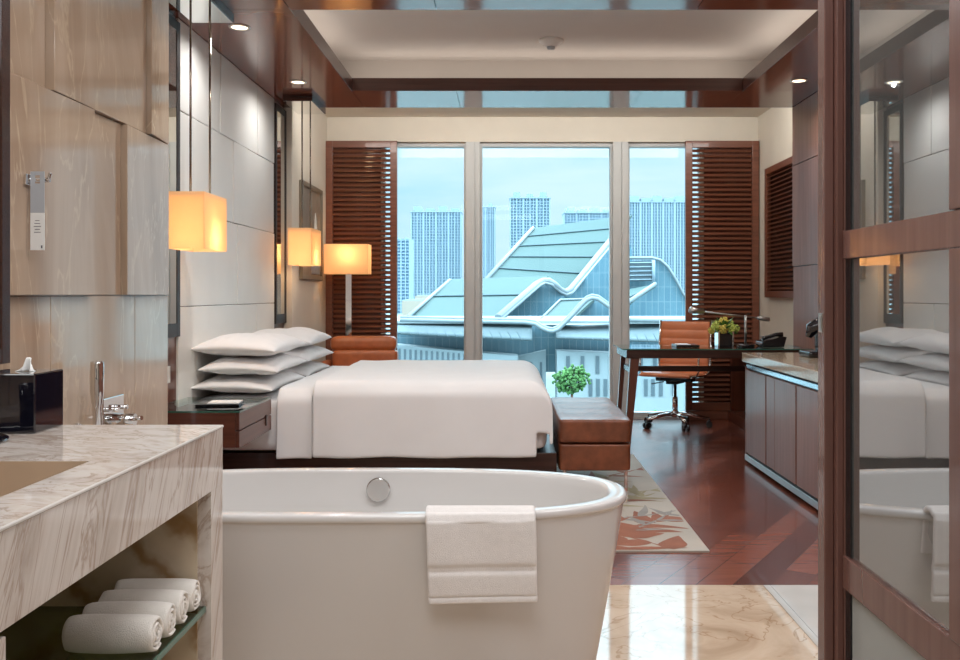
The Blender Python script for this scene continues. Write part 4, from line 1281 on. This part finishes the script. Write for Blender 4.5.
edge([(x, y, 108) for x, y in wave], .24)
edge([(x, y - 2.6, 109) for x, y in wave], .22)
edge([(625, 320, 108), (700, 321, 108)], .3)
b = BM(); prism(b, [pix(395, 316, 113), pix(700, 316, 113), pix(700, 321, 110), pix(395, 321, 110)], (0, 0, -.3)); link('eave_deck', b, 'extwall', hall)
# glazed gables
b = BM()
prism(b, [pix(*p, 131) for p in ((500, 319), (541, 286), (549, 284), (556, 289), (564, 296), (566, 319))], (0, .4, 0))
prism(b, [pix(*p, 139) for p in ((560, 296), (574, 292), (580, 284), (612, 246), (625, 232), (632, 250), (632, 320), (560, 320))], (0, .4, 0))
prism(b, [pix(*p, 126) for p in ((578, 318), (588, 304), (594, 301), (602, 304), (612, 312), (618, 319))], (0, .4, 0))
prism(b, [pix(*p, 133) for p in ((622, 320), (622, 262), (652, 260), (660, 261), (667, 267), (674, 278), (681, 291), (689, 303), (692, 320))], (0, .4, 0))
link('glazed_gable', b, 'curtain', hall)
edge([(622, 258, 132.5), (652, 258, 132.5), (660, 260, 132.5), (668, 267, 132.5), (676, 280, 132.5), (684, 295, 132.5), (692, 303, 132.5)], .22)
b = BM(); prism(b, [pix(*p, 131) for p in ((626, 262), (652, 261), (652, 281), (626, 281))], (0, 1, 0)); lb = link('louvre_box', b, 'slit', hall)
b = BM()
for i in range(5):
    a = pix(626, 263 + i * 4.2, 130.8); c = pix(652, 262.5 + i * 4.2, 130.8); tube(b, [a, c], .08, 6)
tube(b, [pix(653.5, 260, 130.8), pix(653.5, 284, 130.8)], .25, 6)
link('louvre_blades', b, 'tower', lb)
# curved ribbed eave
def eave(xa, xb, ya, yb, name):
    b = BM(); n = 10; nx = 30; g = []
    for i in range(nx + 1):
        x = xa + (xb - xa) * i / nx; row = []
        yt = ya[0] + (ya[1] - ya[0]) * i / nx; yl = yb[0] + (yb[1] - yb[0]) * i / nx
        for j in range(n + 1):
            u = j / n
            row.append(b.verts.new(pix(x, yt + (yl - yt) * u, 113 - 4.5 * u ** .65)))
        g.append(row)
    for i in range(nx):
        for j in range(n): b.faces.new((g[i][j], g[i + 1][j], g[i + 1][j + 1], g[i][j + 1]))
    o = link(name, b, 'eavepanel', hall, smooth=True, solid=.3)
    b = BM(); x = xa
    while x < xb - 12:
        f0 = (x - xa) / (xb - xa); f1 = (x + 10 - xa) / (xb - xa)
        yt = ya[0] + (ya[1] - ya[0]) * f0; yl = yb[0] + (yb[1] - yb[0]) * f1
        tube(b, [pix(x + 10 * u, yt + (yl - yt) * u, 112.5 - 4.5 * u ** .65) for u in (0, .3, .6, .85, 1)], .075, 5)
        x += 9.2
    link('eave_ribs', b, 'roofseam', o)
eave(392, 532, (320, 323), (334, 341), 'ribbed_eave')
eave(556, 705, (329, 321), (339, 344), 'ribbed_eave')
# glazing band + facades
b = BM()
prism(b, [pix(*p, 114.6) for p in ((392, 330), (534, 330), (534, 372), (392, 360))], (0, .5, 0))
prism(b, [pix(*p, 115) for p in ((530, 325), (705, 325), (705, 372), (530, 372))], (0, .5, 0))
link('glazing_band', b, 'curtain', hall)
FY = 110.5
b = BM()
def wallp(pts, y0=FY): prism(b, [pix(*p, y0) for p in pts], (0, 4, 0))
wallp([(390, 344.5), (470, 352), (518, 356), (518, 430), (390, 430)])
wallp([(557, 351), (705, 357), (705, 430), (557, 430)])
wallp([(518, 356), (546, 350), (546, 430), (518, 430)], FY + 3)
link('facade_wall', b, 'extwall', hall)
x = 399.5
while x < 466:
    b = BM(); prism(b, [pix(x - 1.15, 348 + (x - 390) * .075, FY - .15), pix(x + 1.15, 348 + (x - 390) * .075, FY - .15), pix(x + 1.15, 366, FY - .15), pix(x - 1.15, 366, FY - .15)], (0, .3, 0)); link('slit_window', b, 'slit', hall)
    x += 5.4
for xs, ya, yb in (((568, 582.5, 597.5, 611, 641, 655, 672), 356, 373.5), ((590.5, 598, 605.5, 612, 634, 646, 653, 661, 674), 379, 396)):
    for x in xs:
        b = BM(); prism(b, [pix(x - 1.8, ya, FY - .15), pix(x + 1.8, ya, FY - .15), pix(x + 1.8, yb, FY - .15), pix(x - 1.8, yb, FY - .15)], (0, .3, 0)); link('slit_window', b, 'slit', hall)
for x in (524, 531, 541):
    b = BM(); prism(b, [pix(x - 1.2, 362, FY + 2.85), pix(x + 1.2, 362, FY + 2.85), pix(x + 1.2, 385, FY + 2.85), pix(x - 1.2, 385, FY + 2.85)], (0, .3, 0)); link('slit_window', b, 'slit', hall)

t = thing('street_tree', 'bright green tree in front of the pale facade outside', 'tree', (pix(572, 396, 96).x, 96, -14))
b = BM(); c = pix(572, 380, 96); tube(b, [(c.x, 96, -14), (c.x, 96, c.z)], [.2, .1], 8); link('trunk', b, 'leather', t)
b = BM()
rt = random.Random(2)
for k in range(420):
    v_ = Vector((rt.gauss(0, 1), rt.gauss(0, 1), rt.gauss(0, 1))).normalized() * (rt.uniform(.3, 1) ** .5)
    v_ *= 1 + .35 * noise.noise(v_ * 2.1)
    blob(b, (c.x + v_.x * 1.95, 96 + v_.y * 1.3, c.z + .1 + v_.z * 1.35), rt.uniform(.10, .24), 1, rough=.9, seed=k)
link('crown', b, 'tree', t)
b = BM()
for k in range(60):
    q = pix(548 + k * 2.4, 398, 98)
    blob(b, (q.x, 98 + rt.uniform(-.5, .5), q.z - .3), rt.uniform(.4, .7), 1, rough=.6, seed=k)
    blob(b, (q.x, 98 + rt.uniform(-.5, .5), q.z - 1.2), rt.uniform(.5, .8), 1, rough=.6, seed=k)
for v in b.verts: pass
o = link('hedge', b, 'tree'); tag(o, 'clipped hedge at the foot of the pale facade outside', 'hedge')
zmin = min(v.co.z for v in o.data.vertices); o.location.z = -14 - zmin - .2
# the hedge stands on the ground below
o.data.transform(Matrix.Translation((0, 0, 0)))

# ---------------------------------------------------------------- world
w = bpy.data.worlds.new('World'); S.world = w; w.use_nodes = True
nt = w.node_tree; nt.nodes.clear()
out = nt.nodes.new('ShaderNodeOutputWorld'); bg = nt.nodes.new('ShaderNodeBackground')
tc = nt.nodes.new('ShaderNodeTexCoord'); sp_ = nt.nodes.new('ShaderNodeSeparateXYZ')
nt.links.new(tc.outputs['Generated'], sp_.inputs[0])
c = ramp(nt, sp_.outputs[2], [(0.0, (.80, .90, .95)), (.10, (.62, .83, .94)), (.22, (.72, .90, .97)), (.6, (.80, .93, 1.0))])
mp = nt.nodes.new('ShaderNodeMapping'); mp.inputs['Scale'].default_value = (2, 2, 9)
nt.links.new(tc.outputs['Generated'], mp.inputs[0])
n = noise_tex(nt, mp.outputs[0], 2.2, 5, .55, .3)
cm = ramp(nt, n, [(.40, (0, 0, 0)), (.68, (.8, .8, .8))])
mx = nt.nodes.new('ShaderNodeMixRGB'); nt.links.new(cm, mx.inputs[0]); nt.links.new(c, mx.inputs[1]); mx.inputs[2].default_value = (.92, .96, 1, 1)
nt.links.new(mx.outputs[0], bg.inputs[0])
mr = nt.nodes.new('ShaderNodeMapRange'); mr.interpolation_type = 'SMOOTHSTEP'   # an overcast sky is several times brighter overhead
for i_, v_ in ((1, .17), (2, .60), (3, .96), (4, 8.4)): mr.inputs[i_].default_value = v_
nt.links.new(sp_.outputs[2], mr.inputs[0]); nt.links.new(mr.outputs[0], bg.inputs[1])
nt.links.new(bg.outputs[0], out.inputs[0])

# ---------------------------------------------------------------- camera
cam = bpy.data.cameras.new('camera'); co = bpy.data.objects.new('camera', cam); COL.objects.link(co)
cam.sensor_width = 36; cam.lens = F / 960 * 36; cam.sensor_fit = 'HORIZONTAL'
cam.shift_x = -26 / 960; cam.shift_y = -36 / 960
cam.clip_start = .05; cam.clip_end = 4000
co.location = (0, 0, H); co.rotation_euler = (PI / 2, 0, 0)
S.camera = co
S.view_settings.view_transform = 'Standard'; S.view_settings.look = 'None'
S.view_settings.gamma = 1; S.view_settings.use_curve_mapping = False
S.view_settings.exposure = 0.50
